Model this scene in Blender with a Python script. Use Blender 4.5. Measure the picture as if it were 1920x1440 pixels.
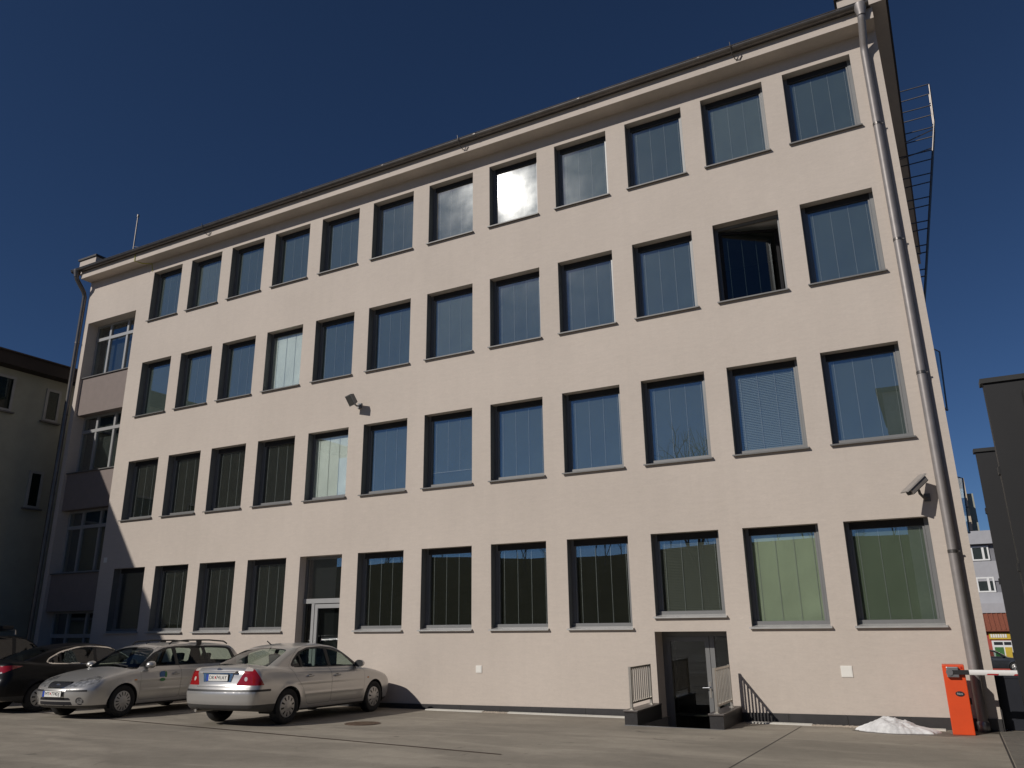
import bpy, bmesh, math, random
import numpy as np
from mathutils import Vector, Matrix, Euler, noise as mnoise

random.seed(7); np.random.seed(7)
for o in list(bpy.data.objects): bpy.data.objects.remove(o)
scene = bpy.context.scene
COL = scene.collection

# ------------------------------------------------------------------ camera
cd = bpy.data.cameras.new('camera'); cam = bpy.data.objects.new('camera', cd); COL.objects.link(cam)
cam.location = (1.3047, -15.508, 1.9274)
cam.rotation_euler = (math.radians(107.1685), math.radians(0.698), math.radians(28.001))
cd.sensor_width = 36; cd.lens = 27.1726; cd.clip_end = 3000
scene.camera = cam
scene.render.resolution_x = 1024; scene.render.resolution_y = 768

# ------------------------------------------------------------------ light
SUN = Vector((-0.40439, -0.75262, 0.51965))         # towards the sun: its glint sits in a top floor window
EL = math.asin(SUN.z); AZ = math.atan2(SUN.x, SUN.y)
w = bpy.data.worlds.new('World'); scene.world = w; w.use_nodes = True
nt = w.node_tree; nt.nodes.clear()
sky = nt.nodes.new('ShaderNodeTexSky'); sky.sky_type = 'NISHITA'; sky.sun_disc = False
sky.sun_elevation = EL; sky.sun_rotation = AZ
sky.altitude = 700; sky.air_density = 0.7; sky.dust_density = 0.0; sky.ozone_density = 8.0
bg = nt.nodes.new('ShaderNodeBackground'); bg.inputs['Strength'].default_value = 0.05
ow = nt.nodes.new('ShaderNodeOutputWorld')
nt.links.new(sky.outputs[0], bg.inputs[0]); nt.links.new(bg.outputs[0], ow.inputs[0])
sd = bpy.data.lights.new('sun', 'SUN'); sd.energy = 3.55; sd.angle = math.radians(0.53); sd.color = (1.0, 0.945, 0.88)
so = bpy.data.objects.new('sun', sd); COL.objects.link(so); so.location = (-20, -40, 40)
so.rotation_euler = SUN.to_track_quat('Z', 'Y').to_euler()
scene.view_settings.view_transform = 'Standard'; scene.view_settings.look = 'None'
scene.view_settings.exposure = -0.25; scene.view_settings.gamma = 1; scene.view_settings.use_curve_mapping = False

# ------------------------------------------------------------------ helpers
def tag(o, label=None, cat=None, group=None, kind=None):
    if label: o['label'] = label
    if cat: o['category'] = cat
    if group: o['group'] = group
    if kind: o['kind'] = kind
    return o
WL = {}
def empty(name, loc, rz=0, parent=None):
    o = bpy.data.objects.new(name, None); COL.objects.link(o); o.empty_display_size = 0.3
    o.location = loc; o.rotation_euler = (0, 0, rz)
    if parent: o.parent = parent
    return o
def obj(name, mesh, parent=None, loc=(0, 0, 0), rot=None):
    o = bpy.data.objects.new(name, mesh); COL.objects.link(o)
    o.location = loc
    if rot: o.rotation_euler = rot
    if parent: o.parent = parent
    return o
class MB:
    def __init__(s): s.v = []; s.f = []
    def add(s, vs, fs):
        n = len(s.v); s.v += [tuple(p) for p in vs]; s.f += [tuple(i + n for i in q) for q in fs]; return s
    def box(s, x0, x1, y0, y1, z0, z1):
        v = [(x0,y0,z0),(x1,y0,z0),(x1,y1,z0),(x0,y1,z0),(x0,y0,z1),(x1,y0,z1),(x1,y1,z1),(x0,y1,z1)]
        return s.add(v, [(3,2,1,0),(4,5,6,7),(0,1,5,4),(1,2,6,5),(2,3,7,6),(3,0,4,7)])
    def hexa(s, v):      # eight corners in box order
        return s.add(v, [(3,2,1,0),(4,5,6,7),(0,1,5,4),(1,2,6,5),(2,3,7,6),(3,0,4,7)])
    def quad(s, a, b, c, d): return s.add([a, b, c, d], [(0, 1, 2, 3)])
    def prism(s, poly, a0, a1, axis='y'):
        f = {'y': lambda p, a: (p[0], a, p[1]), 'x': lambda p, a: (a, p[0], p[1]), 'z': lambda p, a: (p[0], p[1], a)}[axis]
        n = len(poly); v = [f(p, a0) for p in poly] + [f(p, a1) for p in poly]
        fs = [tuple(range(n - 1, -1, -1)), tuple(range(n, 2*n))] + [(i, (i+1) % n, n + (i+1) % n, n + i) for i in range(n)]
        return s.add(v, fs)
    def tube(s, pts, r, n=10, cap=True):
        pts = [Vector(p) for p in pts]; rs = r if isinstance(r, (list, tuple)) else [r]*len(pts)
        vs = []; fs = []; up = None
        for i, p in enumerate(pts):
            t = (pts[min(i+1, len(pts)-1)] - pts[max(i-1, 0)]).normalized()
            if up is None:
                a = Vector((0,0,1)) if abs(t.z) < .9 else Vector((1,0,0))
                up = (a - t*a.dot(t)).normalized()
            else: up = (up - t*up.dot(t)).normalized()
            sd_ = t.cross(up)
            for k in range(n):
                a = 2*math.pi*k/n; vs.append(p + (up*math.cos(a) + sd_*math.sin(a))*rs[i])
        for i in range(len(pts)-1):
            for k in range(n): fs.append((i*n+k, i*n+(k+1) % n, (i+1)*n+(k+1) % n, (i+1)*n+k))
        if cap: fs += [tuple(range(n-1, -1, -1)), tuple(range((len(pts)-1)*n, len(pts)*n))]
        return s.add(vs, fs)
    def lathe(s, prof, n=32, axis='y', c=(0,0,0)):   # prof: (radius, along)
        vs = []; fs = []
        for r, a in prof:
            for k in range(n):
                t = 2*math.pi*k/n; p = (r*math.cos(t), a, r*math.sin(t)) if axis == 'y' else ((r*math.cos(t), r*math.sin(t), a) if axis == 'z' else (a, r*math.cos(t), r*math.sin(t)))
                vs.append((p[0]+c[0], p[1]+c[1], p[2]+c[2]))
        for i in range(len(prof)-1):
            for k in range(n): fs.append((i*n+k, (i+1)*n+k, (i+1)*n+(k+1) % n, i*n+(k+1) % n))
        return s.add(vs, fs)
    def mesh(s, name, mat, smooth=False, bevel=0):
        me = bpy.data.meshes.new(name); me.from_pydata(s.v, [], s.f); me.update()
        bm = bmesh.new(); bm.from_mesh(me); bmesh.ops.recalc_face_normals(bm, faces=bm.faces[:])
        if bevel: bmesh.ops.bevel(bm, geom=bm.edges[:], offset=bevel, segments=2, affect='EDGES', profile=.6)
        bm.to_mesh(me); bm.free()
        if mat: me.materials.append(mat)
        if smooth:
            me.polygons.foreach_set('use_smooth', [True]*len(me.polygons))
            me.set_sharp_from_angle(angle=math.radians(38))
        return me
    def build(s, name, mat, parent=None, loc=(0,0,0), rot=None, smooth=False, bevel=0):
        return obj(name, s.mesh(name, mat, smooth, bevel), parent, loc, rot)
    def world(s, name, mat, parent, smooth=False, bevel=0):   # built in world coordinates, parented to an unrotated thing
        p = parent; off = Vector((0,0,0))
        while p: off += p.location; p = p.parent
        s.v = [(a-off.x, b-off.y, c-off.z) for a, b, c in s.v]
        return s.build(name, mat, parent, smooth=smooth, bevel=bevel)

# ------------------------------------------------------------------ materials
def nodes(name):
    m = bpy.data.materials.new(name); m.use_nodes = True; t = m.node_tree
    return m, t, t.nodes['Principled BSDF']
def mat(name, col, rough=.6, metal=0., var=.12, scale=3., bump=0., bscale=60., spec=.5, coat=0., stretch=None, var2=0., scale2=.4):
    m, t, b = nodes(name); N = t.nodes.new; L = t.links.new
    b.inputs['Roughness'].default_value = rough; b.inputs['Metallic'].default_value = metal
    b.inputs['Specular IOR Level'].default_value = spec; b.inputs['Coat Weight'].default_value = coat; b.inputs['Coat Roughness'].default_value = .06
    tc = N('ShaderNodeTexCoord'); mp = N('ShaderNodeMapping'); L(tc.outputs['Object'], mp.inputs[0])
    if stretch: mp.inputs['Scale'].default_value = stretch
    def ns(sc, det=6, r=.6):
        n = N('ShaderNodeTexNoise'); n.inputs['Scale'].default_value = sc; n.inputs['Detail'].default_value = det; n.inputs['Roughness'].default_value = r
        L(mp.outputs[0], n.inputs[0]); return n
    n = ns(scale); mr = N('ShaderNodeMapRange'); mr.inputs[1].default_value = .3; mr.inputs[2].default_value = .7
    mr.inputs[3].default_value = 1 - var; mr.inputs[4].default_value = 1 + var; L(n.outputs[0], mr.inputs[0])
    last = mr.outputs[0]
    if var2:
        n2 = ns(scale2, 3); m2 = N('ShaderNodeMapRange'); m2.inputs[1].default_value = .35; m2.inputs[2].default_value = .65
        m2.inputs[3].default_value = 1 - var2; m2.inputs[4].default_value = 1 + var2; L(n2.outputs[0], m2.inputs[0])
        mu = N('ShaderNodeMath'); mu.operation = 'MULTIPLY'; L(last, mu.inputs[0]); L(m2.outputs[0], mu.inputs[1]); last = mu.outputs[0]
    sc = N('ShaderNodeVectorMath'); sc.operation = 'SCALE'; sc.inputs[0].default_value = col[:3]; L(last, sc.inputs['Scale'])
    L(sc.outputs[0], b.inputs['Base Color'])
    if bump:
        nb = ns(bscale, 5); bp = N('ShaderNodeBump'); bp.inputs['Strength'].default_value = bump; bp.inputs['Distance'].default_value = .01
        L(nb.outputs[0], bp.inputs['Height']); L(bp.outputs[0], b.inputs['Normal'])
    return m
def glass(name, tint=(.78,.86,.82), ior=1.75, haze=.0, hz_rough=.25, wav=.0, scale=.8):
    m, t, b = nodes(name); N = t.nodes.new; L = t.links.new; t.nodes.remove(b); out = t.nodes['Material Output']
    lw = N('ShaderNodeLayerWeight'); lw.inputs['Blend'].default_value = .5; pw = N('ShaderNodeMath'); pw.operation = 'POWER'; pw.inputs[1].default_value = 4.5; L(lw.outputs['Facing'], pw.inputs[0])
    f0 = ((ior-1)/(ior+1))**2; fr = N('ShaderNodeMapRange'); fr.inputs[3].default_value = f0; fr.inputs[4].default_value = 1.0; L(pw.outputs[0], fr.inputs[0])
    tr = N('ShaderNodeBsdfTransparent'); tr.inputs[0].default_value = (*tint, 1)
    gl = N('ShaderNodeBsdfGlossy'); gl.inputs['Roughness'].default_value = 0.0; gl.inputs[0].default_value = (.95,.97,1,1)
    if wav:
        tc = N('ShaderNodeTexCoord'); nz = N('ShaderNodeTexNoise'); nz.inputs['Scale'].default_value = scale; nz.inputs['Detail'].default_value = 1
        L(tc.outputs['Object'], nz.inputs[0]); bp = N('ShaderNodeBump'); bp.inputs['Strength'].default_value = wav; bp.inputs['Distance'].default_value = .01
        L(nz.outputs[0], bp.inputs['Height']); L(bp.outputs[0], gl.inputs['Normal'])
    mx = N('ShaderNodeMixShader'); L(fr.outputs[0], mx.inputs[0]); L(tr.outputs[0], mx.inputs[1]); L(gl.outputs[0], mx.inputs[2])
    last = mx
    if haze:   # a film of dust on the pane
        gd = N('ShaderNodeBsdfGlossy'); gd.inputs['Roughness'].default_value = hz_rough; gd.inputs[0].default_value = (.9,.9,.9,1)
        gd2 = N('ShaderNodeBsdfGlossy'); gd2.inputs['Roughness'].default_value = .088; gd2.inputs[0].default_value = (.9,.9,.9,1)
        md = N('ShaderNodeMixShader'); md.inputs[0].default_value = .5; L(gd.outputs[0], md.inputs[1]); L(gd2.outputs[0], md.inputs[2])
        tc2 = N('ShaderNodeTexCoord'); n2 = N('ShaderNodeTexNoise'); n2.inputs['Scale'].default_value = 2.2; n2.inputs['Detail'].default_value = 6
        L(tc2.outputs['Object'], n2.inputs[0]); mr = N('ShaderNodeMapRange'); mr.inputs[1].default_value = .3; mr.inputs[2].default_value = .75
        mr.inputs[3].default_value = haze*.5; mr.inputs[4].default_value = haze*1.6; L(n2.outputs[0], mr.inputs[0])
        m2 = N('ShaderNodeMixShader'); L(mr.outputs[0], m2.inputs[0]); L(mx.outputs[0], m2.inputs[1]); L(md.outputs[0], m2.inputs[2]); last = m2
    L(last.outputs[0], out.inputs[0]); return m

M = {}
def plaster():
    m, t, b = nodes('facade_plaster'); N = t.nodes.new; L = t.links.new
    b.inputs['Roughness'].default_value = .9; b.inputs['Specular IOR Level'].default_value = .2
    tc = N('ShaderNodeTexCoord')
    def ns(sc, stretch, det=6, r=.6):
        mp = N('ShaderNodeMapping'); mp.inputs['Scale'].default_value = stretch; L(tc.outputs['Object'], mp.inputs[0])
        n = N('ShaderNodeTexNoise'); n.inputs['Scale'].default_value = sc; n.inputs['Detail'].default_value = det; n.inputs['Roughness'].default_value = r
        L(mp.outputs[0], n.inputs[0]); return n.outputs[0]
    def rng(x, a, b_, c, d):
        mr = N('ShaderNodeMapRange'); mr.inputs[1].default_value = a; mr.inputs[2].default_value = b_; mr.inputs[3].default_value = c; mr.inputs[4].default_value = d
        L(x, mr.inputs[0]); return mr.outputs[0]
    def mul(a, c):
        x = N('ShaderNodeMath'); x.operation = 'MULTIPLY'; L(a, x.inputs[0]); L(c, x.inputs[1]); return x.outputs[0]
    v = mul(rng(ns(.35, (1,1,1), 4), .3, .7, .95, 1.05), rng(ns(4, (1,1,4), 7, .7), .3, .7, .955, 1.045))
    v = mul(v, rng(ns(22, (.8,1,1.6), 4, .7), .3, .7, .965, 1.035))
    v = mul(v, rng(ns(1.3, (4,1,.12), 4), .35, .7, 1.008, .982))       # faint rain streaks
    v = mul(v, rng(ns(7, (.6,1,1.6), 3, .55), .66, .74, 1.0, 1.06))   # pale trowel marks
    sc = N('ShaderNodeVectorMath'); sc.operation = 'SCALE'; sc.inputs[0].default_value = (.562,.494,.430); L(v, sc.inputs['Scale'])
    L(sc.outputs[0], b.inputs['Base Color'])
    bp = N('ShaderNodeBump'); bp.inputs['Strength'].default_value = .5; bp.inputs['Distance'].default_value = .006
    L(ns(38, (.6,1,1.6), 6, .7), bp.inputs['Height']); L(bp.outputs[0], b.inputs['Normal'])
    return m
def yard():
    m, t, b = nodes('yard_concrete'); N = t.nodes.new; L = t.links.new
    b.inputs['Roughness'].default_value = .82; b.inputs['Specular IOR Level'].default_value = .3
    tc = N('ShaderNodeTexCoord')
    def ns(sc, stretch, det=6, r=.6, rz=0):
        mp = N('ShaderNodeMapping'); mp.inputs['Scale'].default_value = stretch; mp.inputs['Rotation'].default_value = (0,0,rz); L(tc.outputs['Object'], mp.inputs[0])
        n = N('ShaderNodeTexNoise'); n.inputs['Scale'].default_value = sc; n.inputs['Detail'].default_value = det; n.inputs['Roughness'].default_value = r
        n.inputs['Distortion'].default_value = .6
        L(mp.outputs[0], n.inputs[0]); return n.outputs[0]
    def rng(x, a, b_, c, d):
        mr = N('ShaderNodeMapRange'); mr.inputs[1].default_value = a; mr.inputs[2].default_value = b_; mr.inputs[3].default_value = c; mr.inputs[4].default_value = d
        L(x, mr.inputs[0]); return mr.outputs[0]
    def mul(a, c):
        x = N('ShaderNodeMath'); x.operation = 'MULTIPLY'; L(a, x.inputs[0]); L(c, x.inputs[1]); return x.outputs[0]
    v = mul(rng(ns(.55, (.5,1.1,1), 5, .55, .5), .36, .62, .80, 1.10), rng(ns(.9, (.35,1.3,1), 3, .5, .35), .50, .56, .93, 1.08))
    v = mul(v, rng(ns(3.2, (1,1,1), 8, .7), .3, .7, .90, 1.10))
    v = mul(v, rng(ns(95, (1,1,1), 3, .8), .3, .7, .86, 1.14))
    v = mul(v, rng(ns(17, (1,1,1), 4, .7), .62, .70, 1.0, .80))
    v = mul(v, rng(ns(2.6, (1,1,1), 2, .5), .70, .76, 1.0, .72))     # old drips
    sc = N('ShaderNodeVectorMath'); sc.operation = 'SCALE'; sc.inputs[0].default_value = (.325,.290,.236); L(v, sc.inputs['Scale'])
    L(sc.outputs[0], b.inputs['Base Color'])
    L(rng(ns(.55, (.5,1.1,1), 5, .55, .5), .36, .62, .7, .9), b.inputs['Roughness'])
    bp = N('ShaderNodeBump'); bp.inputs['Strength'].default_value = .3; bp.inputs['Distance'].default_value = .004
    L(ns(70, (1,1,1), 6, .7), bp.inputs['Height']); L(bp.outputs[0], b.inputs['Normal'])
    return m
M['plaster'] = plaster(); M['yard'] = yard()
M['spandrel'] = mat('spandrel_plaster', (.24,.20,.182), .85, var=.05, scale=6, bump=.25, bscale=40, spec=.2)
M['frame'] = mat('grey_aluminium', (.20,.20,.197), .42, .2, var=.05)
M['sill'] = mat('sill_sheet', (.135,.130,.125), .5, .1, var=.10, scale=5)  # kept dark for the shaded undersides of the upper sills
M['box'] = mat('blind_box', (.022,.022,.023), .85, var=.05)
M['jamb'] = mat('jamb_lining', (.150,.152,.145), .6, .1, var=.06, scale=4); M['sill_sunlit'] = mat('ground_sill_sunlit', (.46,.45,.43), .4, .3, var=.08, scale=5)  # ground floor sills: same sheet with the sunlit lip put into its colour
M['cord'] = mat('guide_wire', (.40,.41,.40), .6, .0, var=.03)
M['lightframe'] = mat('pale_frame', (.36,.36,.355), .4, .2, var=.04)
M['zinc'] = mat('gutter_sheet', (.155,.142,.132), .36, .75, var=.14, scale=4)
M['pipe'] = mat('downpipe_sheet', (.30,.275,.262), .5, .35, var=.10, scale=5)
M['roof'] = mat('roof_sheet', (.10,.09,.085), .5, .4)
M['cap'] = mat('cap_sheet', (.07,.065,.06), .45, .5)
M['plinth'] = mat('plinth_tile', (.040,.038,.038), .45, var=.15, scale=5, bump=.1)
M['stone'] = mat('dark_granite', (.030,.028,.028), .40, var=.25, scale=30)
M['stonecap'] = mat('granite_slab', (.085,.072,.066), .38, var=.2, scale=30)
M['steel'] = mat('brushed_steel', (.48,.45,.40), .36, .9, var=.10, scale=8)
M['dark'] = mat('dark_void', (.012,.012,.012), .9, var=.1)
M['glass'] = glass('window_glass', (.94,.965,.95), 2.5, haze=.0045, hz_rough=.2, wav=.010)
M['bayglass'] = glass('stair_glass', (.85,.9,.88), 2.2, wav=.012)
M['doorglass'] = glass('door_glass', (.75,.78,.77), 1.55, wav=.010)
def blindmat(n, c): return mat(n, c, .9, var=.06, scale=2, var2=.05, scale2=.8, spec=.06)
M['b_dark'] = blindmat('unlit_room_backing', (.027,.027,.021)); M['b_mid'] = blindmat('blind_grey', (.185,.21,.195))  # b_dark: sheet behind panes, coloured as the dark of unlit rooms
M['b_soft'] = blindmat('blind_slate', (.125,.150,.142))
M['b_mint'] = blindmat('blind_mint', (.93,.95,.90)); M['b_green'] = blindmat('blind_green', (.47,.52,.38)); M['b_green2'] = blindmat('blind_deep_green', (.18,.215,.155))
M['slat'] = mat('blind_slat', (.13,.135,.11), .55, .2, var=.05); M['slat2'] = mat('blind_slat_pale', (.30,.345,.34), .5, .2, var=.05)
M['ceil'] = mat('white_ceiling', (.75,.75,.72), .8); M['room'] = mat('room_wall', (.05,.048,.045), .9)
M['white'] = mat('white_plate', (.80,.78,.72), .5, var=.04); M['yellowgreen'] = mat('cable_sheath', (.42,.42,.06), .5)
M['orange'] = mat('orange_coating', (.72,.070,.008), .48, var=.06, scale=4, coat=.15)
M['armwhite'] = mat('white_arm', (.80,.78,.75), .35, var=.04); M['red'] = mat('red_reflector', (.42,.012,.014), .4)
M['alu'] = mat('cast_aluminium', (.36,.36,.37), .35, .8); M['camgrey'] = mat('camera_beige', (.34,.31,.28), .5, .1); M['badge'] = mat('badge_black', (.03,.03,.035), .3); M['ink'] = mat('badge_letters', (.55,.55,.55), .5)
M['snow'] = mat('old_snow', (.70,.695,.685), .75, var=.12, scale=14, bump=.8, bscale=30, var2=.12, scale2=4)
M['wet'] = mat('wet_concrete', (.125,.107,.086), .42, var=.12, scale=3, spec=.5)
M['rust'] = mat('rusty_iron', (.115,.062,.040), .7, .3, var=.3, scale=9)
M['iron'] = mat('cast_iron', (.125,.088,.060), .6, .4, var=.3, scale=12, bump=.4, bscale=40)
M['joint'] = mat('joint_tar', (.045,.040,.035), .85); M['strip'] = mat('pale_drip_strip', (.62,.60,.54), .6, var=.1)
M['gravel'] = mat('pea_gravel', (.42,.36,.29), .85, var=.35, scale=25)
M['paver'] = mat('paver_block', (.17,.155,.13), .85, var=.18, scale=6, bump=.3)
M['pit'] = mat('pit_concrete', (.16,.15,.14), .9)
M['greyframe'] = mat('shaded_frame', (.36,.36,.34), .5)
M['olive'] = mat('olive_render', (.36,.36,.29), .9, var=.08, scale=2, bump=.2); M['brown'] = mat('brown_eave', (.022,.014,.011), .7)
M['tile'] = mat('dark_roof_tile', (.055,.04,.035), .8)
M['clad'] = mat('anthracite_cladding', (.014,.014,.015), .55, .1, var=.08, scale=2); M['cladcap'] = mat('cladding_cap', (.05,.05,.048), .42, .4); M['cladpipe'] = mat('anthracite_pipe', (.035,.034,.033), .45, .3)
M['gate'] = mat('dark_gate', (.020,.022,.030), .5, .2)
M['greyren'] = mat('grey_render', (.42,.42,.44), .85, var=.05); M['greydark'] = mat('grey_spandrel', (.23,.23,.25), .85); M['beigeren'] = mat('beige_render', (.55,.45,.33), .9)
M['upvc'] = mat('white_upvc', (.82,.82,.80), .4, var=.03); M['redtile'] = mat('red_roof_tile', (.24,.075,.042), .8, var=.2, scale=9); M['redwall'] = mat('red_shopfront', (.40,.07,.05), .7)
M['yellow'] = mat('yellow_sign', (.62,.44,.05), .5); M['green'] = mat('green_panel', (.06,.18,.05), .6)
M['asphalt'] = mat('street_asphalt', (.055,.054,.052), .85, var=.15, scale=2)
M['bark'] = mat('dark_bark', (.055,.043,.034), .9, var=.2); M['hill'] = mat('winter_hillside', (.024,.023,.015), 1.0, spec=.0, var=.35, scale=.3); M['scrub'] = mat('winter_scrub', (.060,.052,.032), .95, var=.4, scale=.5)
M['blockwall'] = mat('block_wall', (.50,.46,.42), .9)
# cars
M['silver'] = mat('silver_paint', (.53,.52,.50), .30, .62, var=.02, coat=.55); M['blackpaint'] = mat('black_paint', (.007,.007,.008), .3, .0, var=.02, coat=.06, spec=.22); M['greypaint'] = mat('grey_paint', (.055,.06,.068), .3, .5, coat=.5)
M['tyre'] = mat('tyre_rubber', (.016,.016,.016), .85, var=.1, bump=.2); M['hub'] = mat('wheel_cover', (.46,.45,.43), .38, .5, var=.04); M['trim'] = mat('black_trim', (.020,.020,.021), .5); M['greytrim'] = mat('grey_valance', (.055,.053,.05), .6)
M['lining'] = mat('cabin_lining', (.022,.022,.023), .9); M['seat'] = mat('seat_cloth', (.06,.06,.062), .9)
M['carglass'] = glass('car_glass', (.62,.70,.66), 1.45); M['privglass'] = glass('tinted_glass', (.22,.25,.25), 1.6)
M['lens'] = mat('headlamp_lens', (.34,.34,.335), .14, .35, var=.8, scale=13, coat=1.0); M['redlens'] = mat('red_lens', (.30,.008,.010), .14, .0, var=.15, scale=12, coat=1.0); M['clearlens'] = mat('clear_lens', (.72,.66,.60), .12, .2, coat=1.0); M['amber'] = mat('amber_lens', (.55,.20,.03), .15, coat=1.)
M['chrome'] = mat('chrome', (.75,.74,.72), .12, 1.0, var=.02); M['emblem'] = mat('emblem_field', (.06,.075,.12), .35); M['plate'] = mat('plate_white', (.78,.77,.72), .4, var=.02); M['blue'] = mat('plate_blue', (.02,.07,.40), .4); M['black'] = mat('plate_black', (.015,.015,.02), .5)
M['decalg'] = mat('decal_green', (.06,.24,.08), .5); M['decaly'] = mat('decal_yellow', (.50,.45,.06), .5); M['decalb'] = mat('decal_blue', (.06,.16,.36), .5)

def text_mesh(name, s, size, m, depth=.0015):
    cu = bpy.data.curves.new(name, 'FONT'); cu.body = s; cu.size = size; cu.extrude = depth; cu.align_x = 'CENTER'; cu.align_y = 'CENTER'; cu.resolution_u = 2
    t = bpy.data.objects.new(name, cu); COL.objects.link(t)
    bpy.context.view_layer.update(); dg = bpy.context.evaluated_depsgraph_get()
    me = bpy.data.meshes.new_from_object(t.evaluated_get(dg)); bpy.data.objects.remove(t)
    me.name = name; me.materials.clear(); me.materials.append(m); return me

# ------------------------------------------------------------------ ground
def gz(x, y):
    if y <= .3: return .14 + .005*(x + 3.74) - .018*y if y > -40 else .14 + .005*(x+3.74) + .72
    return .14 + .005*(x + 3.74)*max(0, 1 - (y-.3)/20) - .0054 - .0365*(y - .3)
PX0, PX1, PY0 = -3.69, -2.42, -1.42      # sunken entrance in front of the basement door
xs_ = [-400, -60, -26, PX0, PX1, 1.9, 60, 400]; ys_ = [-500, -40, PY0, .3, .8, 20.3, 140, 600]
g = MB(); idx = {}
for i, x in enumerate(xs_):
    for j, y in enumerate(ys_): idx[i, j] = len(g.v); g.v.append((x, y, gz(max(-60, min(60, x)), min(y, 140))))
for i in range(len(xs_)-1):
    for j in range(len(ys_)-1):
        if xs_[i] == PX0 and ys_[j] in (PY0, .3): continue
        g.f.append((idx[i,j], idx[i+1,j], idx[i+1,j+1], idx[i,j+1]))
tag(g.build('yard', M['yard']), kind='structure')
# sheet following the ground
def sheet(poly, dz, name, m, kind='structure', label=None, cat=None):
    b = MB(); b.v = [(x, y, gz(x, y) + dz) for x, y in poly]; b.f = [tuple(range(len(poly)))]
    o = b.build(name, m); return tag(o, label, cat, None, kind)
def band(a, c, wd, dz, name, m, n=1):
    a = Vector(a); c = Vector(c); d = (c - a).normalized(); p = Vector((-d.y, d.x))*wd/2
    return sheet([a+p, a-p, c-p, c+p], dz, name, m)
road = MB(); road.v = [(x, y, gz(max(-60,min(60,x)), y) + .012) for x, y in ((-60,22),(80,22),(80,140),(-60,140))]; road.f = [(0,1,2,3)]
tag(road.build('street', M['asphalt']), kind='structure')
band((-1.10,-.42), (-1.235,-9), .011, .004, 'yard_joint', M['joint'])
band((1.845,.2), (1.74,-9), .022, .004, 'yard_joint', M['joint'])
sd_ = band((-18.48,-3.889), (-4.184,-5.534), .05, .004, 'slot_drain', M['rust'])
band((-18.48,-3.892), (-4.184,-5.537), .016, .008, 'slot_drain_gap', M['joint'])
# paving of small blocks beyond the joint
pv = MB()
y = .1; r = 0
while y > -9:
    x0 = 1.872 - .012*(0.2-y) + (0.1 if r % 2 else 0) ; x = x0
    if r % 2: pv.box(x0-.1, x0-.006, y-.094, y, gz(x,y)-.02, gz(x,y)+.006)
    while x < 3.2:
        h = gz(x, y) + .006 + random.uniform(-.002,.002)
        pv.box(x, x+.194, y-.094, y, h-.03, h); x += .2
    y -= .1; r += 1
tag(pv.build('paving_blocks', M['paver']), kind='stuff')
# basement entrance pit
pt = MB()
pt.quad((PX0,PY0,gz(PX0,PY0)-.001),(PX0,.3,gz(PX0,.3)-.001),(PX0,.3,-1.2),(PX0,PY0,-1.2)); pt.quad((PX1,PY0,gz(PX1,PY0)-.001),(PX1,PY0,-1.2),(PX1,.3,-1.2),(PX1,.3,gz(PX1,.3)-.001))
pt.quad((PX0,PY0,gz(PX0,PY0)-.001),(PX0,PY0,-1.2),(PX1,PY0,-1.2),(PX1,PY0,gz(PX1,PY0)-.001))
pt.quad((PX0,PY0,-.97),(PX1,PY0,-.97),(PX1,.3,-.97),(PX0,.3,-.97))
tag(pt.build('entrance_pit', M['pit']), kind='structure')
for k in range(4):
    st = MB(); st.box(PX0+.003, PX1-.003, PY0+.003, PY0+.28*(4-k), -.97+.2*k+.001, -.97+.2*(k+1)); tag(st.build('entrance_step', M['pit']), kind='structure')
b = MB(); b.box(PX0-.24, PX1+.25, PY0-.055, PY0-.003, .10, gz(-3,-1.45)+.006); tag(b.build('drain_strip', M['frame']), kind='structure')

# ------------------------------------------------------------------ office building
XL, XR = -23.95, 1.92
OB = empty('office_building', (-11, 0, .15))
tag(OB, 'four storey pale beige office building with rows of square dark framed windows', 'building')
XS = [-20.518,-18.682,-16.845,-15.0,-13.14,-11.255,-9.35,-7.461,-5.581,-3.704,-1.854,-.029]; WW = 1.386
ZT = [3.631,6.915,10.198,13.428]; ZB = [1.799,5.077,8.376,11.660]
BAY = (-23.74, -21.21, 12.20)                                   # stairwell recess
holes = []
for r in range(4):
    for k in range(12):
        zb = ZB[r]
        if r == 0 and k == 4: zb = .0
        if r == 0 and k == 9: zb = 2.01
        holes.append((XS[k], XS[k]+WW, zb, ZT[r]))
holes.append((BAY[0], BAY[1], -.3, BAY[2]))
BD = (-3.75, -2.335, -1.0, 1.725); holes.append(BD)
def wall_mesh(x0, x1, z0, z1, holes, depth):
    X = sorted({x0, x1, *[h[0] for h in holes], *[h[1] for h in holes]}); Z = sorted({z0, z1, *[h[2] for h in holes], *[h[3] for h in holes]})
    X = [x for x in X if x0 <= x <= x1]; Z = [z for z in Z if z0 <= z <= z1]
    m = MB(); vid = {}
    def vv(i, j):
        if (i, j) not in vid: vid[i, j] = len(m.v); m.v.append((X[i], 0, Z[j]))
        return vid[i, j]
    for i in range(len(X)-1):
        for j in range(len(Z)-1):
            cx, cz = (X[i]+X[i+1])/2, (Z[j]+Z[j+1])/2
            if any(h[0] < cx < h[1] and h[2] < cz < h[3] for h in holes): continue
            m.f.append((vv(i,j), vv(i+1,j), vv(i+1,j+1), vv(i,j+1)))
    for a, b_, c, d in holes:
        c = max(c, z0); D = depth
        if d > 12.1 and a < -22: D = .6
        if d < 2: D = .62
        m.quad((a,0,c),(a,0,d),(a,D,d),(a,D,c)); m.quad((b_,0,c),(b_,D,c),(b_,D,d),(b_,0,d))
        m.quad((a,0,d),(b_,0,d),(b_,D,d),(a,D,d)); m.quad((a,0,c),(a,D,c),(b_,D,c),(b_,0,c))
    return m
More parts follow.
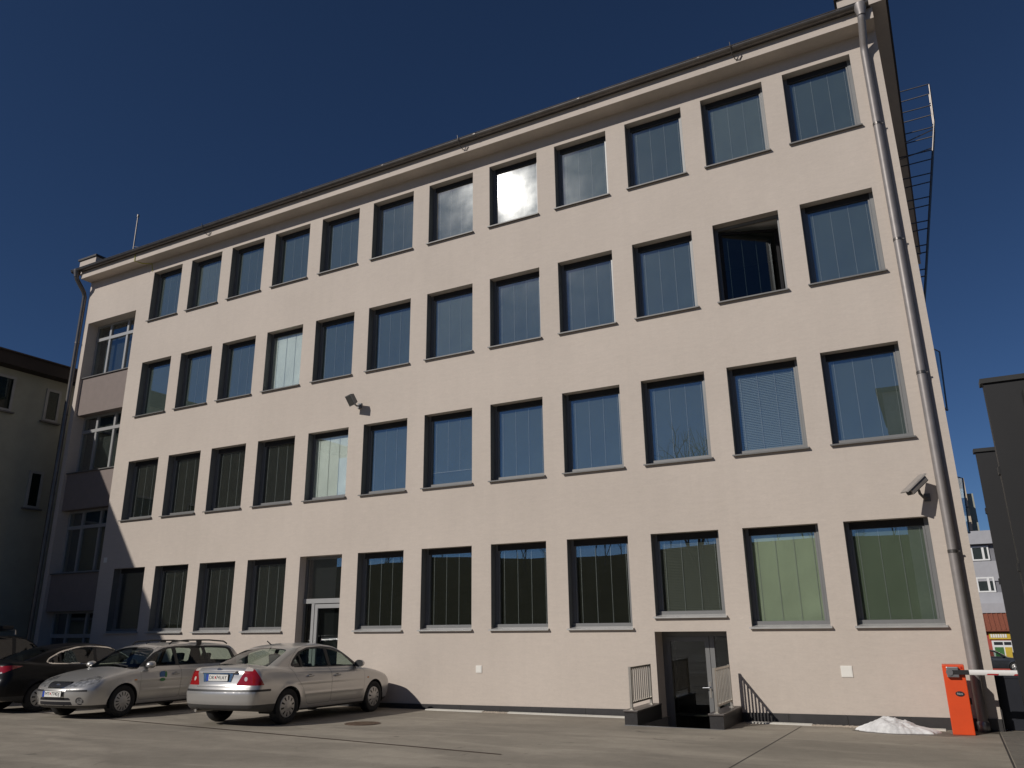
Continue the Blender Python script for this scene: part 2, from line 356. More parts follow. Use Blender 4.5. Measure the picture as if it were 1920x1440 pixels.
wm = wall_mesh(XL, XR, -1.05, 13.802, holes, .42)
wm.quad((XR,0,-.6),(XR,16,-.6),(XR,16,14.15),(XR,0,14.15)); wm.quad((XL,0,-.6),(XL,0,14.15),(XL,16,14.15),(XL,16,-.6)); wm.quad((XL,16,-.6),(XL,16,14.1),(XR,16,14.1),(XR,16,-.6))
o = wm.world('wall', M['plaster'], OB)
bm = bmesh.new(); bm.from_mesh(o.data); bmesh.ops.recalc_face_normals(bm, faces=bm.faces[:]); bm.to_mesh(o.data); bm.free()
# eaves, roof, gutter
MB().prism([(-.42,13.80),(0,13.80),(0,14.06),(-.42,14.06)], XL+.02, XR-.002, 'x').world('eaves', M['plaster'], OB)
rf = MB(); rf.prism([(-.47,14.063),(8,16.6),(16.3,14.063)], XL+.02, XR-.03, 'x'); rf.world('roof', M['roof'], OB)
gt = MB(); pr = []
for k in range(13):
    a = math.pi*k/12; pr.append((-.525 - .092*math.cos(a), 14.125 - .088*math.sin(a)))
inner = [( -.525 + (p[0]+.525)*.94, 14.125 + (p[1]-14.125)*.94) for p in reversed(pr)]
gt.prism(pr + inner, XL-.33, XR-.06, 'x'); gt.tube([(XL-.33,-.617,14.13),(XR-.06,-.617,14.13)], .014, 8)
GUT = gt.world('gutter', M['zinc'], OB, smooth=True)
pr2 = [(-.525 + (p[0]+.525)*1.05, 14.125 + (p[1]-14.125)*1.05) for p in pr]
for k in range(9):
    x = XL + 1.6 + k*2.95; s = MB(); s.prism(pr2 + [( -.525 + (p[0]+.525)*1.01, 14.125 + (p[1]-14.125)*1.01) for p in reversed(pr2)], x, x+.06, 'x'); s.world('gutter_joint', M['zinc'], GUT)
for xe in (XL-.33, XR-.06):
    s = MB(); s.prism(pr, xe-.006, xe+.006, 'x'); s.world('gutter_end', M['zinc'], GUT)
for x in (-17.6, -8.05, -.95):                   # lightning conductor clips hanging off the gutter
    s = MB(); s.tube([(x,-.66,14.2),(x+.005,-.64,14.1),(x+.01,-.55,13.95),(x+.05,-.45,13.87),(x+.14,-.44,13.84),(x+.2,-.43,13.93)], .011, 6); s.world('conductor_wire', M['zinc'], OB)
pa = MB(); pa.hexa([(1.28,-.36,14.17),(2.19,-.40,14.17),(2.56,14,14.17),(1.28,14,14.17),(1.28,-.36,14.55),(2.19,-.40,14.55),(2.56,14,14.55),(1.28,14,14.55)])
PA = pa.world('verge_parapet', M['plaster'], OB)
s = MB(); s.hexa([(1.23,-.42,14.553),(2.25,-.46,14.553),(2.62,14.05,14.553),(1.23,14.05,14.553),(1.23,-.42,14.60),(2.25,-.46,14.60),(2.62,14.05,14.60),(1.23,14.05,14.60)]); s.world('parapet_cap', M['cap'], PA)
pa = MB(); pa.box(-24.28,-23.38,-.33,14,14.08,14.60); PA2 = pa.world('verge_parapet', M['plaster'], OB)
s = MB(); s.box(-24.34,-23.33,-.38,14.05,14.603,14.67); s.world('parapet_cap', M['cap'], PA2)
# rainwater pipes
def downpipe(x, yw, rad, zbot, xg, m, foot=True):
    t = MB(); t.tube([(xg,-.52,14.06),(xg,-.52,13.92),(xg+(x-xg)*.15,-.49,13.80),(xg+(x-xg)*.8,yw-.06,13.42),(x,yw,13.25),(x,yw,8),(x,yw,zbot)], rad, 20)
    P_ = t.world('downpipe', m, OB, smooth=True)
    s = MB(); s.lathe([(rad*1.75,.1),(rad*1.7,.06),(rad*1.15,-.1),(rad*1.05,-.16)], 20, 'z', (xg,-.52,14.02)); s.world('hopper', m, P_, smooth=True)
    for z in (11.5, 8.9, 6.2, 3.0):
        s = MB(); s.lathe([(rad,-.03),(rad*1.07,-.025),(rad*1.07,.025),(rad,.03)], 20, 'z', (x,yw,z)); s.box(x-.012,x+.012,yw,0,z-.012,z+.012); s.box(x+rad,x+rad+.04,yw-.01,yw+.01,z-.012,z+.012); s.world('pipe_clamp', M['zinc'], P_)
    if foot:
        s = MB(); s.lathe([(rad*1.03,0),(rad*1.22,.03),(rad*1.22,.14),(rad*1.02,.16)], 20, 'z', (x,yw,zbot)); s.world('pipe_foot', M['alu'], P_, smooth=True)
downpipe(1.645, -.115, .076, .17, 1.70, M['pipe'])
downpipe(-24.06, -.10, .075, .12, -24.05, M['zinc'], False)
# windows
cache = {}
def shared(key, fn):
    if key not in cache: cache[key] = fn()
    return cache[key]
D = .20
def fr_mesh(wd, h, low):
    m = MB(); f = .072; bt = .10 if not low else .085
    m.box(0,f,D,D+.07,bt,h); m.box(wd-f,wd,D,D+.07,bt,h); m.box(f,wd-f,D,D+.07,h-f,h); m.box(0,wd,D-.004,D+.07,0,bt)
    if low: m.box(.006,wd-.006,D-.05,D-.0045,.0,.10)
    i = f+.004    # sash
    m.box(i,i+.035,D+.012,D+.06,bt+.004,h-f-.004); m.box(wd-i-.035,wd-i,D+.012,D+.06,bt+.004,h-f-.004)
    return m.mesh('window', M['frame'])
def sill_mesh(wd, sm_): 
    m = MB(); m.hexa([(-.035,-.068,-.030),(wd+.03,-.068,-.030),(wd+.03,D-.052,.002),(-.035,D-.052,.002),(-.035,-.068,-.008),(wd+.03,-.068,-.008),(wd+.03,D-.052,.034),(-.035,D-.052,.034)])
    m.box(-.035,wd+.03,-.071,-.0685,-.034,-.006); return m.mesh('sill', sm_)
def window(x, zb, h, low, blind_or_backing, wd=WW, cords=4, cordend=None, tilt=(0,0)):
    W_ = obj('window', shared(('f',round(h,2),low), lambda: fr_mesh(wd,h,low)), OB, Vector((x,0,zb))-OB.location)
    obj('sill', shared(('sill',low), lambda: sill_mesh(wd, M['sill_sunlit' if low else 'sill'])), W_)
    for q in (0,1): obj('jamb_lining', shared(('j',round(h,2),q), lambda: MB().box((.0015 if q == 0 else wd-.005),(.005 if q == 0 else wd-.0015),.006,D-.006,.036,h-.004).mesh('jamb_lining', M['jamb'])), W_)
    bt = .10 if not low else .085
    def pane():
        m = MB(); z0,z1 = bt-.01,h-.065; m.box(.06-wd/2,wd/2-.06,-.006,.006,z0-h/2,z1-h/2); return m.mesh('pane', M['glass'])
    obj('pane', shared(('p',round(h,2),low), pane), W_, (wd/2,D+.03,h/2), (tilt[0],0,tilt[1]))
    obj('blind_box', shared(('bb',round(h,2)), lambda: MB().box(.075,wd-.075,D-.006,D+.028,h-.136,h-.004).mesh('blind_box', M['box'])), W_)
    z0 = bt+.01 if cordend is None else cordend
    def cord():
        m = MB(); m.box(-.004,.004,-.002,.002,0,h-.15-z0); return m.mesh('blind_cord', M['cord'])
    for k in range(cords):
        u = .20 + k*(wd-.36)/3
        obj('blind_cord', shared(('c',round(h,2),round(z0,2)), cord), W_, (u,D+.070,z0))
    if cordend is not None: obj('blind_rail', MB().box(.11,wd-.09,D+.064,D+.076,z0-.014,z0).mesh('blind_rail', M['cord']), W_)
    if blind_or_backing in ('slat','slat2'):
        m = MB(); n = 46
        for k in range(n):
            z = bt + .02 + k*(h-bt-.12)/n; m.quad((.05,D+.078,z),(wd-.05,D+.078,z),(wd-.05,D+.098,z+.034),(.05,D+.098,z+.034))
        ob = obj('blind_or_backing', m.mesh('blind_or_backing', M[blind_or_backing]), W_)
        obj('blind_back', shared(('bk',round(h,2)), lambda: MB().box(.004,wd-.004,D+.13,D+.14,.002,h-.002).mesh('blind_back', M['b_dark'])), W_)
    elif blind_or_backing != 'room':
        def bl():
            m = MB(); n = 60; 
            m.box(.004,wd-.004,D+.078,D+.086,.002,h-.002)
            return m.mesh('blind_or_backing', M[blind_or_backing])
        obj('blind_or_backing', shared(('b',blind_or_backing,round(h,2)), bl), W_)
    return W_
BL = [['b_dark']*12 for _ in range(4)]
BL[0][1] = 'b_dark'; BL[0][9] = 'slat'; BL[0][10] = 'b_green'; BL[0][11] = 'b_green2'
BL[1][4] = 'b_mint'; BL[1][5] = 'b_soft'; BL[1][6] = 'b_soft'; BL[1][7] = 'b_soft'; BL[1][9] = 'b_soft'; BL[1][11] = 'b_soft'; BL[1][10] = 'slat2'; BL[1][8] = 'b_soft'
BL[2][3] = 'b_mint'; BL[2] = ['b_soft']*12; BL[2][3] = 'b_mint'; BL[2][6] = 'b_mid'; BL[2][4] = 'b_soft'; BL[2][11] = 'b_soft'; BL[2][9] = 'b_soft'
for k, v in enumerate(['b_soft','b_mid','b_soft','b_soft','b_soft','b_soft','b_soft','b_soft','b_mid','b_soft','b_mid','b_soft']): BL[3][k] = v
rw = random.Random(3)
for r in range(4):
    for k in range(12):
        if r == 0 and k == 4: continue
        if r == 2 and k == 10: continue
        zb = ZB[r]; h = ZT[r]-zb
        if r == 0 and k == 9: zb = 2.01; h = ZT[0]-zb
        t = (rw.uniform(-.0025,.0025), rw.uniform(-.004,.004))
        if (r, k) == (3, 7): t = (0, 0)
        if (r, k) in ((3, 6), (3, 8)): t = (0,0)
        window(XS[k], zb, h, r == 0, BL[r][k], tilt=t, cordend=.40 if (r,k) == (1,6) else None, cords=0 if (r,k) in ((2,0),(0,0)) else 4)
# the opened window: its sash swung into the room, hinged on the left
h = ZT[2]-ZB[2]
W_ = obj('window', shared(('fo',), lambda: MB().box(0,.06,D,D+.07,.1,h).box(WW-.06,WW,D,D+.07,.1,h).box(.06,WW-.06,D,D+.07,h-.06,h).box(0,WW,D-.004,D+.07,0,.1).mesh('window', M['frame'])), OB, Vector((XS[10],0,ZB[2]))-OB.location)
obj('sill', cache[('sill',False)], W_)
for q in (0,1): obj('jamb_lining', MB().box((.0015 if q == 0 else WW-.005),(.005 if q == 0 else WW-.0015),.006,D-.006,.036,h-.004).mesh('jamb_lining', M['jamb']), W_)
sw = MB(); ww = WW-.13; hh = h-.17
sw.box(0,.06,0,.05,0,hh); sw.box(ww-.06,ww,0,.05,0,hh); sw.box(.06,ww-.06,0,.05,hh-.06,hh); sw.box(.06,ww-.06,0,.05,0,.06)
SA = obj('sash', sw.mesh('sash', M['box']), W_, (.065,D+.08,.105), (0,0,math.radians(20)))
for k in range(4): obj('blind_cord', MB().box(-.0045,.0045,-.003,.003,.08,hh-.2).mesh('blind_cord', M['cord']), W_, (.065+(.16+k*.30)*math.cos(.349), D+.125+(.16+k*.30)*math.sin(.349), .105))
obj('pane', MB().box(.07,ww-.07,.02,.03,.07,hh-.07).mesh('pane', glass('dark_sash_glass', (.5,.55,.55), 1.7)), W_, (.065,D+.08,.105), (0,0,math.radians(20)))
rm = MB(); rm.quad((-.6,.43,-.3),(-.6,2.6,-.3),(-.6,2.6,h+.25),(-.6,.43,h+.25)); rm.quad((WW+.6,.43,-.3),(WW+.6,2.6,-.3),(WW+.6,2.6,h+.25),(WW+.6,.43,h+.25)); rm.quad((-.6,2.6,-.3),(WW+.6,2.6,-.3),(WW+.6,2.6,h+.25),(-.6,2.6,h+.25)); rm.quad((-.6,.43,-.3),(WW+.6,.43,-.3),(WW+.6,2.6,-.3),(-.6,2.6,-.3))
obj('room_wall', rm.mesh('room_wall', M['room']), W_); obj('ceiling', MB().box(-.6,WW+.6,.43,2.6,h+.06,h+.1).mesh('ceiling', M['ceil']), W_)
# stairwell bay
bx0, bx1 = BAY[0], BAY[1]
for (z0, z1) in ((8.85,10.16),(5.62,6.83),(2.44,3.57)):
    s = MB(); s.box(bx0+.005,bx1-.005,.10,.42,z0,z1); S_ = s.world('spandrel', M['spandrel'], OB)
    s = MB(); s.box(bx0+.004,bx1-.004,.05,.45,z1+.002,z1+.035); s.world('bay_sill', M['sill'], S_)
for (z0, z1) in ((10.20,12.20),(6.87,8.85),(3.61,5.62),(-.2,2.44)):
    fm = MB(); yf = .38; zt_ = z0 + (z1-z0)*.70
    fm.box(bx0,bx0+.07,yf,yf+.07,z0,z1); fm.box(bx1-.07,bx1,yf,yf+.07,z0,z1); fm.box(bx0+.07,bx1-.07,yf,yf+.07,z1-.07,z1); fm.box(bx0+.07,bx1-.07,yf,yf+.07,z0,z0+.06)
    for xm in (bx0+.72, bx0+1.64): fm.box(xm,xm+.09,yf-.01,yf+.07,z0+.06,z1-.07)
    fm.box(bx0+.07,bx1-.07,yf-.02,yf+.06,zt_,zt_+.11)
    F_ = fm.world('window', M['lightframe'], OB)
    for i, (xa, xb) in enumerate(((bx0+.05,bx0+.74),(bx0+.79,bx0+1.66),(bx0+1.71,bx1-.05))):
        for za, zb_ in ((z0+.04,zt_+.02),(zt_+.09,z1-.05)):
            s = MB(); s.box(xa,xb,yf+.03,yf+.04,za,zb_); s.world('pane', M['bayglass'], F_)
    s = MB(); s.box(bx0-.1,bx1+.1,.58,.60,z0-.2,z1+.1); s.world('blind_or_backing', M['room'], F_)  # dark panel standing in for the unlit stairwell behind the panes
# ground floor entrance in the fifth bay
x0, x1 = XS[4], XS[4]+WW
dm = MB(); yf = .24
dm.box(x0,x0+.06,yf,yf+.07,0.05,ZT[0]); dm.box(x1-.06,x1,yf,yf+.07,.05,ZT[0]); dm.box(x0+.06,x1-.06,yf,yf+.07,ZT[0]-.07,ZT[0])
DR = dm.world('door_frame', M['frame'], OB)
s = MB(); s.box(x0+.002,x1-.002,yf-.03,yf+.05,2.46,2.575); s.world('transom', M['lightframe'], DR)
s = MB(); s.box(x0+.30,x0+.39,yf-.025,yf+.06,.06,2.458); s.box(x0+.40,x0+.49,yf-.012,yf+.05,.06,2.44); s.box(x1-.15,x1-.065,yf-.012,yf+.05,.06,2.44); s.box(x0+.49,x1-.15,yf-.012,yf+.05,2.34,2.44); s.box(x0+.49,x1-.15,yf-.012,yf+.05,.06,.2); s.world('door', M['lightframe'], DR)
s = MB(); s.box(x0+.05,x1-.05,yf+.02,yf+.03,2.56,ZT[0]-.05); s.world('pane', M['glass'], DR)
s = MB(); s.box(x0+.05,x0+.31,yf+.02,yf+.03,.1,2.47); s.world('pane', M['doorglass'], DR); s = MB(); s.box(x0+.48,x1-.14,yf+.02,yf+.03,.15,2.36); s.world('pane', M['doorglass'], DR)
s = MB(); s.tube([(x1-.11,yf-.05,1.7),(x1-.11,yf-.05,2.15)], .014, 8); s.world('door_handle', M['chrome'], DR)
s = MB(); s.box(x0-.1,x1+.1,.40,.41,-.1,3.8); s.world('blind_or_backing', M['dark'], DR)  # black sheet in place of the unlit hall, no blind here
# basement door with side light
x0, x1, zt_ = BD[0], BD[1], BD[3]
dm = MB(); yf = .47
dm.box(x0,x0+.07,yf,yf+.08,-.96,zt_); dm.box(x1-.03,x1,yf,yf+.08,-.96,zt_); dm.box(x0+.07,x1-.03,yf,yf+.08,zt_-.10,zt_)
DR = dm.world('door_frame', M['frame'], OB)
s = MB(); s.box(x0+.075,x0+.16,yf-.01,yf+.06,-.95,zt_-.104); s.box(x0+.16,x0+.86,yf-.01,yf+.06,zt_-.19,zt_-.104); s.box(x0+.86,x0+.945,yf-.01,yf+.06,-.95,zt_-.104); s.box(x0+.16,x0+.86,yf-.01,yf+.06,-.95,-.84); s.world('door', M['frame'], DR)
s = MB(); s.box(x0+.955,x0+1.045,yf-.012,yf+.07,-.95,zt_-.10); s.world('door_post', M['frame'], DR)
s = MB(); s.box(x0+.15,x0+.87,yf+.02,yf+.03,-.86,zt_-.18); s.world('pane', M['doorglass'], DR); s = MB(); s.box(x0+1.04,x1-.02,yf+.02,yf+.03,-.94,zt_-.09); s.world('pane', M['doorglass'], DR)
s = MB(); s.box(x0+.885,x0+.92,yf-.02,yf-.0105,.50,.78); s.tube([(x0+.90,yf-.02,.68),(x0+.90,yf-.075,.68),(x0+.77,yf-.075,.675)], .014, 8); s.world('door_handle', M['chrome'], DR)
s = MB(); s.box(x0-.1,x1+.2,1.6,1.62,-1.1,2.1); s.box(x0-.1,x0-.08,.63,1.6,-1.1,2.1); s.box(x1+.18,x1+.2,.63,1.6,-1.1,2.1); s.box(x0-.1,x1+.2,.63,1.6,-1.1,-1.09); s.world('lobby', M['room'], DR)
# plinth tiles, conduit of the conductor, gable fittings
x = -19.0; k = 0
def pl_top(x): return .335 + .0125*x
while x < XR-.05:
    xe = min(x + .98, XR); 
    segs = [(x, xe)]
    for lo, hi in ((XS[4], XS[4]+WW), (BD[0], BD[1])):
        nx = []
        for a, b_ in segs:
            if b_ <= lo or a >= hi: nx.append((a, b_))
            else:
                if a < lo: nx.append((a, lo))
                if b_ > hi: nx.append((hi, b_))
        segs = nx
    for a, b_ in segs:
        if b_-a < .06: continue
        s = MB(); s.hexa([(a+.003,-.022,-.1),(b_-.003,-.022,-.1),(b_-.003,-.002,-.1),(a+.003,-.002,-.1),(a+.003,-.022,pl_top(a)),(b_-.003,-.022,pl_top(b_)),(b_-.003,-.002,pl_top(b_)),(a+.003,-.002,pl_top(a))]); s.world('plinth_tile', M['plinth'], OB)
    x += .98
s = MB(); s.box(XR-.002-.0,XR+.02,-.0,8,-.1,.5); s.world('gable_plinth', M['plinth'], OB)
for (y0, z, hz_) in ((3.0,6.30,1.35),(3.2,3.65,1.15)):       # casements opened outwards on the gable side
    s = MB(); s.hexa([(1.93,y0,z),(2.10,y0+.55,z),(2.07,y0+.58,z),(1.90,y0+.03,z),(1.93,y0,z+hz_),(2.16,y0+.55,z+hz_),(2.13,y0+.58,z+hz_),(1.90,y0+.03,z+hz_)]); s.world('gable_casement', M['bayglass'], OB)
    s = MB(); s.tube([(2.10,y0+.56,z),(2.16,y0+.56,z+hz_),(1.93,y0,z+hz_)], .018, 6); s.tube([(1.93,y0,z),(2.10,y0+.56,z)], .03, 6); s.world('casement_frame', M['frame'], OB)
# conduit with the yellow-green earth cable running under the eaves
s = MB(); s.tube([(-21.05,-.43,14.05),(-21.03,-.435,13.80),(-20.95,-.2,13.785),(-20.7,-.01,13.79),(-20.62,-.012,13.5)], .016, 6); s.world('earth_cable', M['yellowgreen'], OB)

# ------------------------------------------------------------------ things on and by the building
MS = empty('roof_mast', (-21.25,-.40,14.16)); tag(MS, 'thin grey mast rising above the gutter near the left roof end', 'mast')
MB().tube([(0,0,-.05),(0,0,1.42)], .022, 8).build('pole', M['zinc'], MS); MB().tube([(0,0,1.38),(0,0,1.47)], .04, 8).build('cap', M['zinc'], MS)
MB().tube([(0,0,.25),(.25,.12,.2),(.5,.25,.0)], .010, 6).build('stay', M['zinc'], MS)
FL = empty('floodlight', (-11.40,-.006,7.46)); tag(FL, 'small grey floodlight tilted down on the wall above the third window from left', 'floodlight')
fl = MB(); fl.hexa([(-.16,-.05,-.15),(.16,-.05,-.15),(.13,.07,-.12),(-.13,.07,-.12),(-.16,-.05,.15),(.16,-.05,.15),(.13,.07,.12),(-.13,.07,.12)])
FL['label'] = 'small grey floodlight tilted down on the wall between second and third storeys'
fl.build('lamp_head', M['frame'], FL, (-.02,-.34,.07), (math.radians(32),0,math.radians(-24)), bevel=.01); MB().box(-.135,.135,-.056,-.0505,-.125,.125).build('lens', M['greytrim'], FL, (-.02,-.34,.07), (math.radians(32),0,math.radians(-24)))
MB().tube([(0,0,-.02),(0,-.14,-.05),(0,-.30,.0)], .022, 8).build('bracket', M['frame'], FL); MB().box(-.06,.06,-.03,0,-.09,.05).build('wall_plate', M['frame'], FL)
CT = empty('security_camera', (1.40,-.006,3.97)); tag(CT, 'beige security camera on a bracket beside the right downpipe', 'camera')
cb = MB(); cb.hexa([(-.09,-.26,-.07),(.09,-.26,-.07),(.09,.26,-.07),(-.09,.26,-.07),(-.09,-.26,.05),(.09,-.26,.05),(.09,.26,.05),(-.09,.26,.05)])
RC = (math.radians(36), 0, math.radians(-46))
cb.build('housing', M['camgrey'], CT, (-.16,-.40,.19), RC, bevel=.02)
MB().hexa([(-.105,-.36,.055),(.105,-.36,.055),(.105,.30,.055),(-.105,.30,.055),(-.085,-.36,.085),(.085,-.36,.085),(.085,.30,.085),(-.085,.30,.085)]).build('sun_shield', M['camgrey'], CT, (-.16,-.40,.19), RC, bevel=.008)
MB().lathe([(.001,-.275),(.055,-.275),(.055,-.255)], 16, 'y').build('lens', M['badge'], CT, (-.16,-.40,.19), RC)
MB().tube([(0,0,-.02),(-.05,-.14,-.05),(-.12,-.32,.03),(-.13,-.36,.10)], .028, 10).build('bracket', M['sill'], CT, smooth=True); MB().box(-.06,.06,-.02,0,-.10,.06).build('wall_plate', M['sill'], CT)
CT.scale = (.86,.86,.86)
for (x, z, sz, lb) in ((-7.77,.97,.15,'white square cover plate on the wall near the building centre'),(-.30,1.04,.19,'white square cover plate on the wall left of the orange barrier'),(-20.98,3.91,.15,'small pale plate on the shaded wall beside the stairwell bay')):
    CP = empty('cover_plate', (x,-.001,z)); tag(CP, lb, 'wall plate', 'white plates on the facade')
    MB().box(-sz/2,sz/2,-.012,-.001,-sz/2,sz/2).build('plate', M['white'], CP, bevel=.003); MB().box(-sz/2+.015,sz/2-.015,-.015,-.0121,-sz/2+.015,sz/2-.015).build('lid', M['white'], CP)
# fire ladder with its cage on the gable
LD = empty('fire_ladder', (1.94,6.1,9)); tag(LD, 'grey caged fire ladder standing out from the right gable under the roof', 'ladder')
def lx(z): return 2.12 + (z-9.7)*.2005 if z < 14.8 else 3.14 + (z-14.8)*.05
for yy in (5.85,6.35): MB().tube([(2.02,yy,6.5),(2.02,yy,13.9)], .025, 8).world('stringer', M['zinc'], LD)
for yy in (5.86,6.34): MB().tube([(lx(z),yy,z) for z in (9.6,11,12.5,14,14.8,16)], .024, 8).world('cage_rail', M['zinc'], LD)
zz = 9.95
while zz < 16.1:
    r_ = lx(zz); MB().tube([(2.02,5.84,zz),(r_,5.86,zz),(r_,6.34,zz),(2.02,6.36,zz)], .018, 6).world('cage_hoop', M['zinc'], LD); zz += .675
for z0, z1 in ((14.3,14.75),(13.9,14.2)): MB().tube([(2.02,5.8,z0),(lx(z1),6.1,z1)], .016, 6).world('cage_brace', M['zinc'], LD)
zz = 6.8
while zz < 13.8: MB().tube([(2.02,5.85,zz),(2.02,6.35,zz)], .016, 6).world('rung', M['zinc'], LD); zz += .6
# low stone walls and railings of the basement entrance
for x0, lb in ((-3.935,'left of the basement door'),(-2.415,'right of the basement door')):
    Q = empty('stair_wall', (x0+.12,-.72,gz(x0,-.7))); tag(Q, 'low dark stone stair wall ' + lb, 'low wall', 'stair walls of the basement entrance')
    s = MB(); s.box(x0,x0+.24,-1.43,-.024,-.3,.385); s.world('wall_block', M['stone'], Q, bevel=.004); s = MB(); s.box(x0-.015,x0+.255,-1.455,-.0235,.3865,.415); s.world('cap_slab', M['stonecap'], Q, bevel=.004)
    R_ = empty('railing', (x0+.12,-.72,.415)); tag(R_, 'metal bar railing on the stair wall ' + lb, 'railing', 'railings of the basement entrance')
    xc = x0+.12
    for yy in (-1.36,-.26): s = MB(); s.box(xc-.022,xc+.022,yy-.022,yy+.022,.4155,1.14); s.box(xc-.045,xc+.045,yy-.045,yy+.045,.4152,.424); s.world('post', M['steel'], R_)
    for z in (.53,1.118): s = MB(); s.box(xc-.018,xc+.018,-1.3378,-.2822,z-.016,z+.016); s.world('rail', M['steel'], R_)
    for k in range(9): yy = -1.36 + 1.1*(k+1)/10; s = MB(); s.box(xc-.008,xc+.008,yy-.017,yy+.017,.5465,1.1015); s.world('bar', M['steel'], R_)
# pale drip strip and gravel at the foot of the wall
for (a, b_) in ((-9.0,-7.55),(-6.95,-3.99),(-2.0,-.95),(.45,1.1)):
    s = MB(); s.v = [(a,-.24,gz(a,-.24)+.02),(b_,-.24,gz(b_,-.24)+.02),(b_,-.15,gz(b_,-.15)+.03),(a,-.15,gz(a,-.15)+.03),(a,-.24,gz(a,-.24)-.03),(b_,-.24,gz(b_,-.24)-.03)]; s.f = [(0,1,2,3),(4,5,1,0)]; tag(s.build('drip_strip', M['strip']), kind='structure')
gv = MB(); rg = random.Random(5)
ico = [(0,0,1),(.9,0,.2),(.2,.85,.2),(-.75,.5,.2),(-.75,-.5,.2),(.2,-.85,.2)]; icf = [(0,1,2),(0,2,3),(0,3,4),(0,4,5),(0,5,1)]
for _ in range(2600):
    x = rg.choice([rg.uniform(-9,1.1), rg.uniform(-7.6,-6.9), rg.uniform(-1.0,.35)])
    if -3.98 < x < -2.1: continue
    inner_ = any(a < x < b_ for a, b_ in ((-9.0,-7.55),(-6.95,-3.99),(-2.0,-.95),(.45,1.1)))
    y = rg.uniform(-.14,-.04) if inner_ else rg.uniform(-.27,-.04); r_ = rg.uniform(.010,.024); z = gz(x,y)-.002
    gv.add([(x+a*r_, y+b_*r_, z+c*r_*.8) for a, b_, c in ico], icf)
tag(gv.build('gravel', M['gravel']), kind='stuff')
# snow heap and melt water
def snow():
    N_ = 80; m = MB(); sx, sy = .71, .42
    for i in range(N_+1):
        for j in range(N_+1):
            u = -1+2*i/N_; v = -1+2*j/N_; x = u*sx; y = v*sy; r_ = math.hypot(u, v)
            ang = math.atan2(v, u); edge = .84 - .14*mnoise.noise((math.cos(ang)*2, math.sin(ang)*2, 3.1)) - .08*mnoise.noise((math.cos(ang)*6, math.sin(ang)*6, 7))
            t = max(0, 1 - (r_/edge)**2)
            prof = .55 + .45*math.exp(-((u+.18)/.33)**2) - .30*max(0, u-.2)
            hgt = .205*t**.62*prof*(1 + .30*mnoise.noise((u*2.3, v*2.3, .4))) + t**.5*.035*mnoise.noise((u*5, v*5, 1.3)) + t**.5*.026*abs(mnoise.noise((u*9, v*9, 8))) + t**.5*.012*mnoise.noise((u*15, v*15, 5))
            m.v.append((x, y, max(hgt, .10*t**.5) if t > 0 else -.03))
    for i in range(N_):
        for j in range(N_): a = i*(N_+1)+j; m.f.append((a, a+N_+1, a+N_+2, a+1))
    return m
SN = snow().build('snow_heap', M['snow'], None, (.43,-.56,gz(.43,-.56)+.002), (0,0,.04), smooth=True); SN.data.set_sharp_from_angle(angle=3.1)
tag(SN, 'melting heap of old snow on the concrete left of the orange barrier', 'snow')
pol = []
for k in range(64):
    a = 2*math.pi*k/64; r_ = 1 + .10*mnoise.noise((math.cos(a)*2, math.sin(a)*2, .5)) + .04*mnoise.noise((math.cos(a)*7, math.sin(a)*7, 2)); pol.append((.62+.86*r_*math.cos(a), -.70+.33*r_*math.sin(a)))
sheet(pol, .003, 'puddle', M['wet'], 'structure')
sheet([(1.55,.05),(1.86,.05),(1.84,-.33),(1.52,-.30)], .006, 'puddle', M['wet'], 'structure')
# manhole cover
MH = empty('manhole_cover', (-8.465,-3.08,gz(-8.465,-3.08))); tag(MH, 'round brown iron manhole cover in the yard by the rear wheel', 'manhole'); MH['label'] = 'round brown iron manhole cover set in the concrete yard'
MH.rotation_euler = (math.radians(-1.03), 0, 0)
MB().lathe([(.335,.0),(.335,.010),(.30,.010),(.30,.004)], 40, 'z').build('ring', M['iron'], MH); MB().lathe([(.295,.004),(.295,.012),(.001,.012)], 40, 'z').build('lid', M['rust'], MH)
rb = MB()
for k in range(-4,5):
    for j in range(-4,5):
        if math.hypot(k,j) < 4.3: rb.box(k*.058-.02,k*.058+.02,j*.058-.008,j*.058+.008,.0122,.017)
rb.build('stud', M['iron'], MH)
# barrier
BR = empty('barrier', (1.35,-.56,gz(1.35,-.56))); tag(BR, 'orange parking barrier with a white arm beside the downpipe', 'barrier'); z0 = 0
MB().box(-.155,.155,-.13,.17,.0,1.03).build('housing', M['orange'], BR, bevel=.012)
MB().box(-.19,.19,-.17,.2,-.03,.003).build('base_plate', M['alu'], BR)
MB().box(-.10,.07,-.20,-.131,.845,1.0).build('arm_clamp', M['alu'], BR, bevel=.01); MB().lathe([(.001,-.215),(.05,-.215),(.05,-.2)], 20, 'y', (-.06,0,.92)).build('arm_pivot', M['alu'], BR)
MB().box(-.09,.21,-.19,-.135,.885,.955).build('arm_socket', M['box'], BR, (0,-.012,0), bevel=.008)
AR = MB(); AR.prism([(-.205,.885),(-.145,.885),(-.135,.90),(-.135,.945),(-.145,.96),(-.205,.96),(-.215,.945),(-.215,.90)], .212, 3.6, 'x'); ARM = AR.build('arm', M['armwhite'], BR, smooth=True)
for x in (.44,.80,1.16,1.52,1.88,2.3): MB().prism([(x,.888),(x+.15,.888),(x+.17,.908),(x+.02,.908)], -.2185,-.2155,'y').build('reflector', M['red'], ARM)
bd = MB(); bd.v = [(0,-.1445,0)]; n = 28
bd.prism([(.062*math.cos(2*math.pi*k/n), .038*math.sin(2*math.pi*k/n)) for k in range(n)], -.139,-.1305,'y'); bd.v = bd.v[1:]; bd.f = [tuple(i-1 for i in f) for f in bd.f]
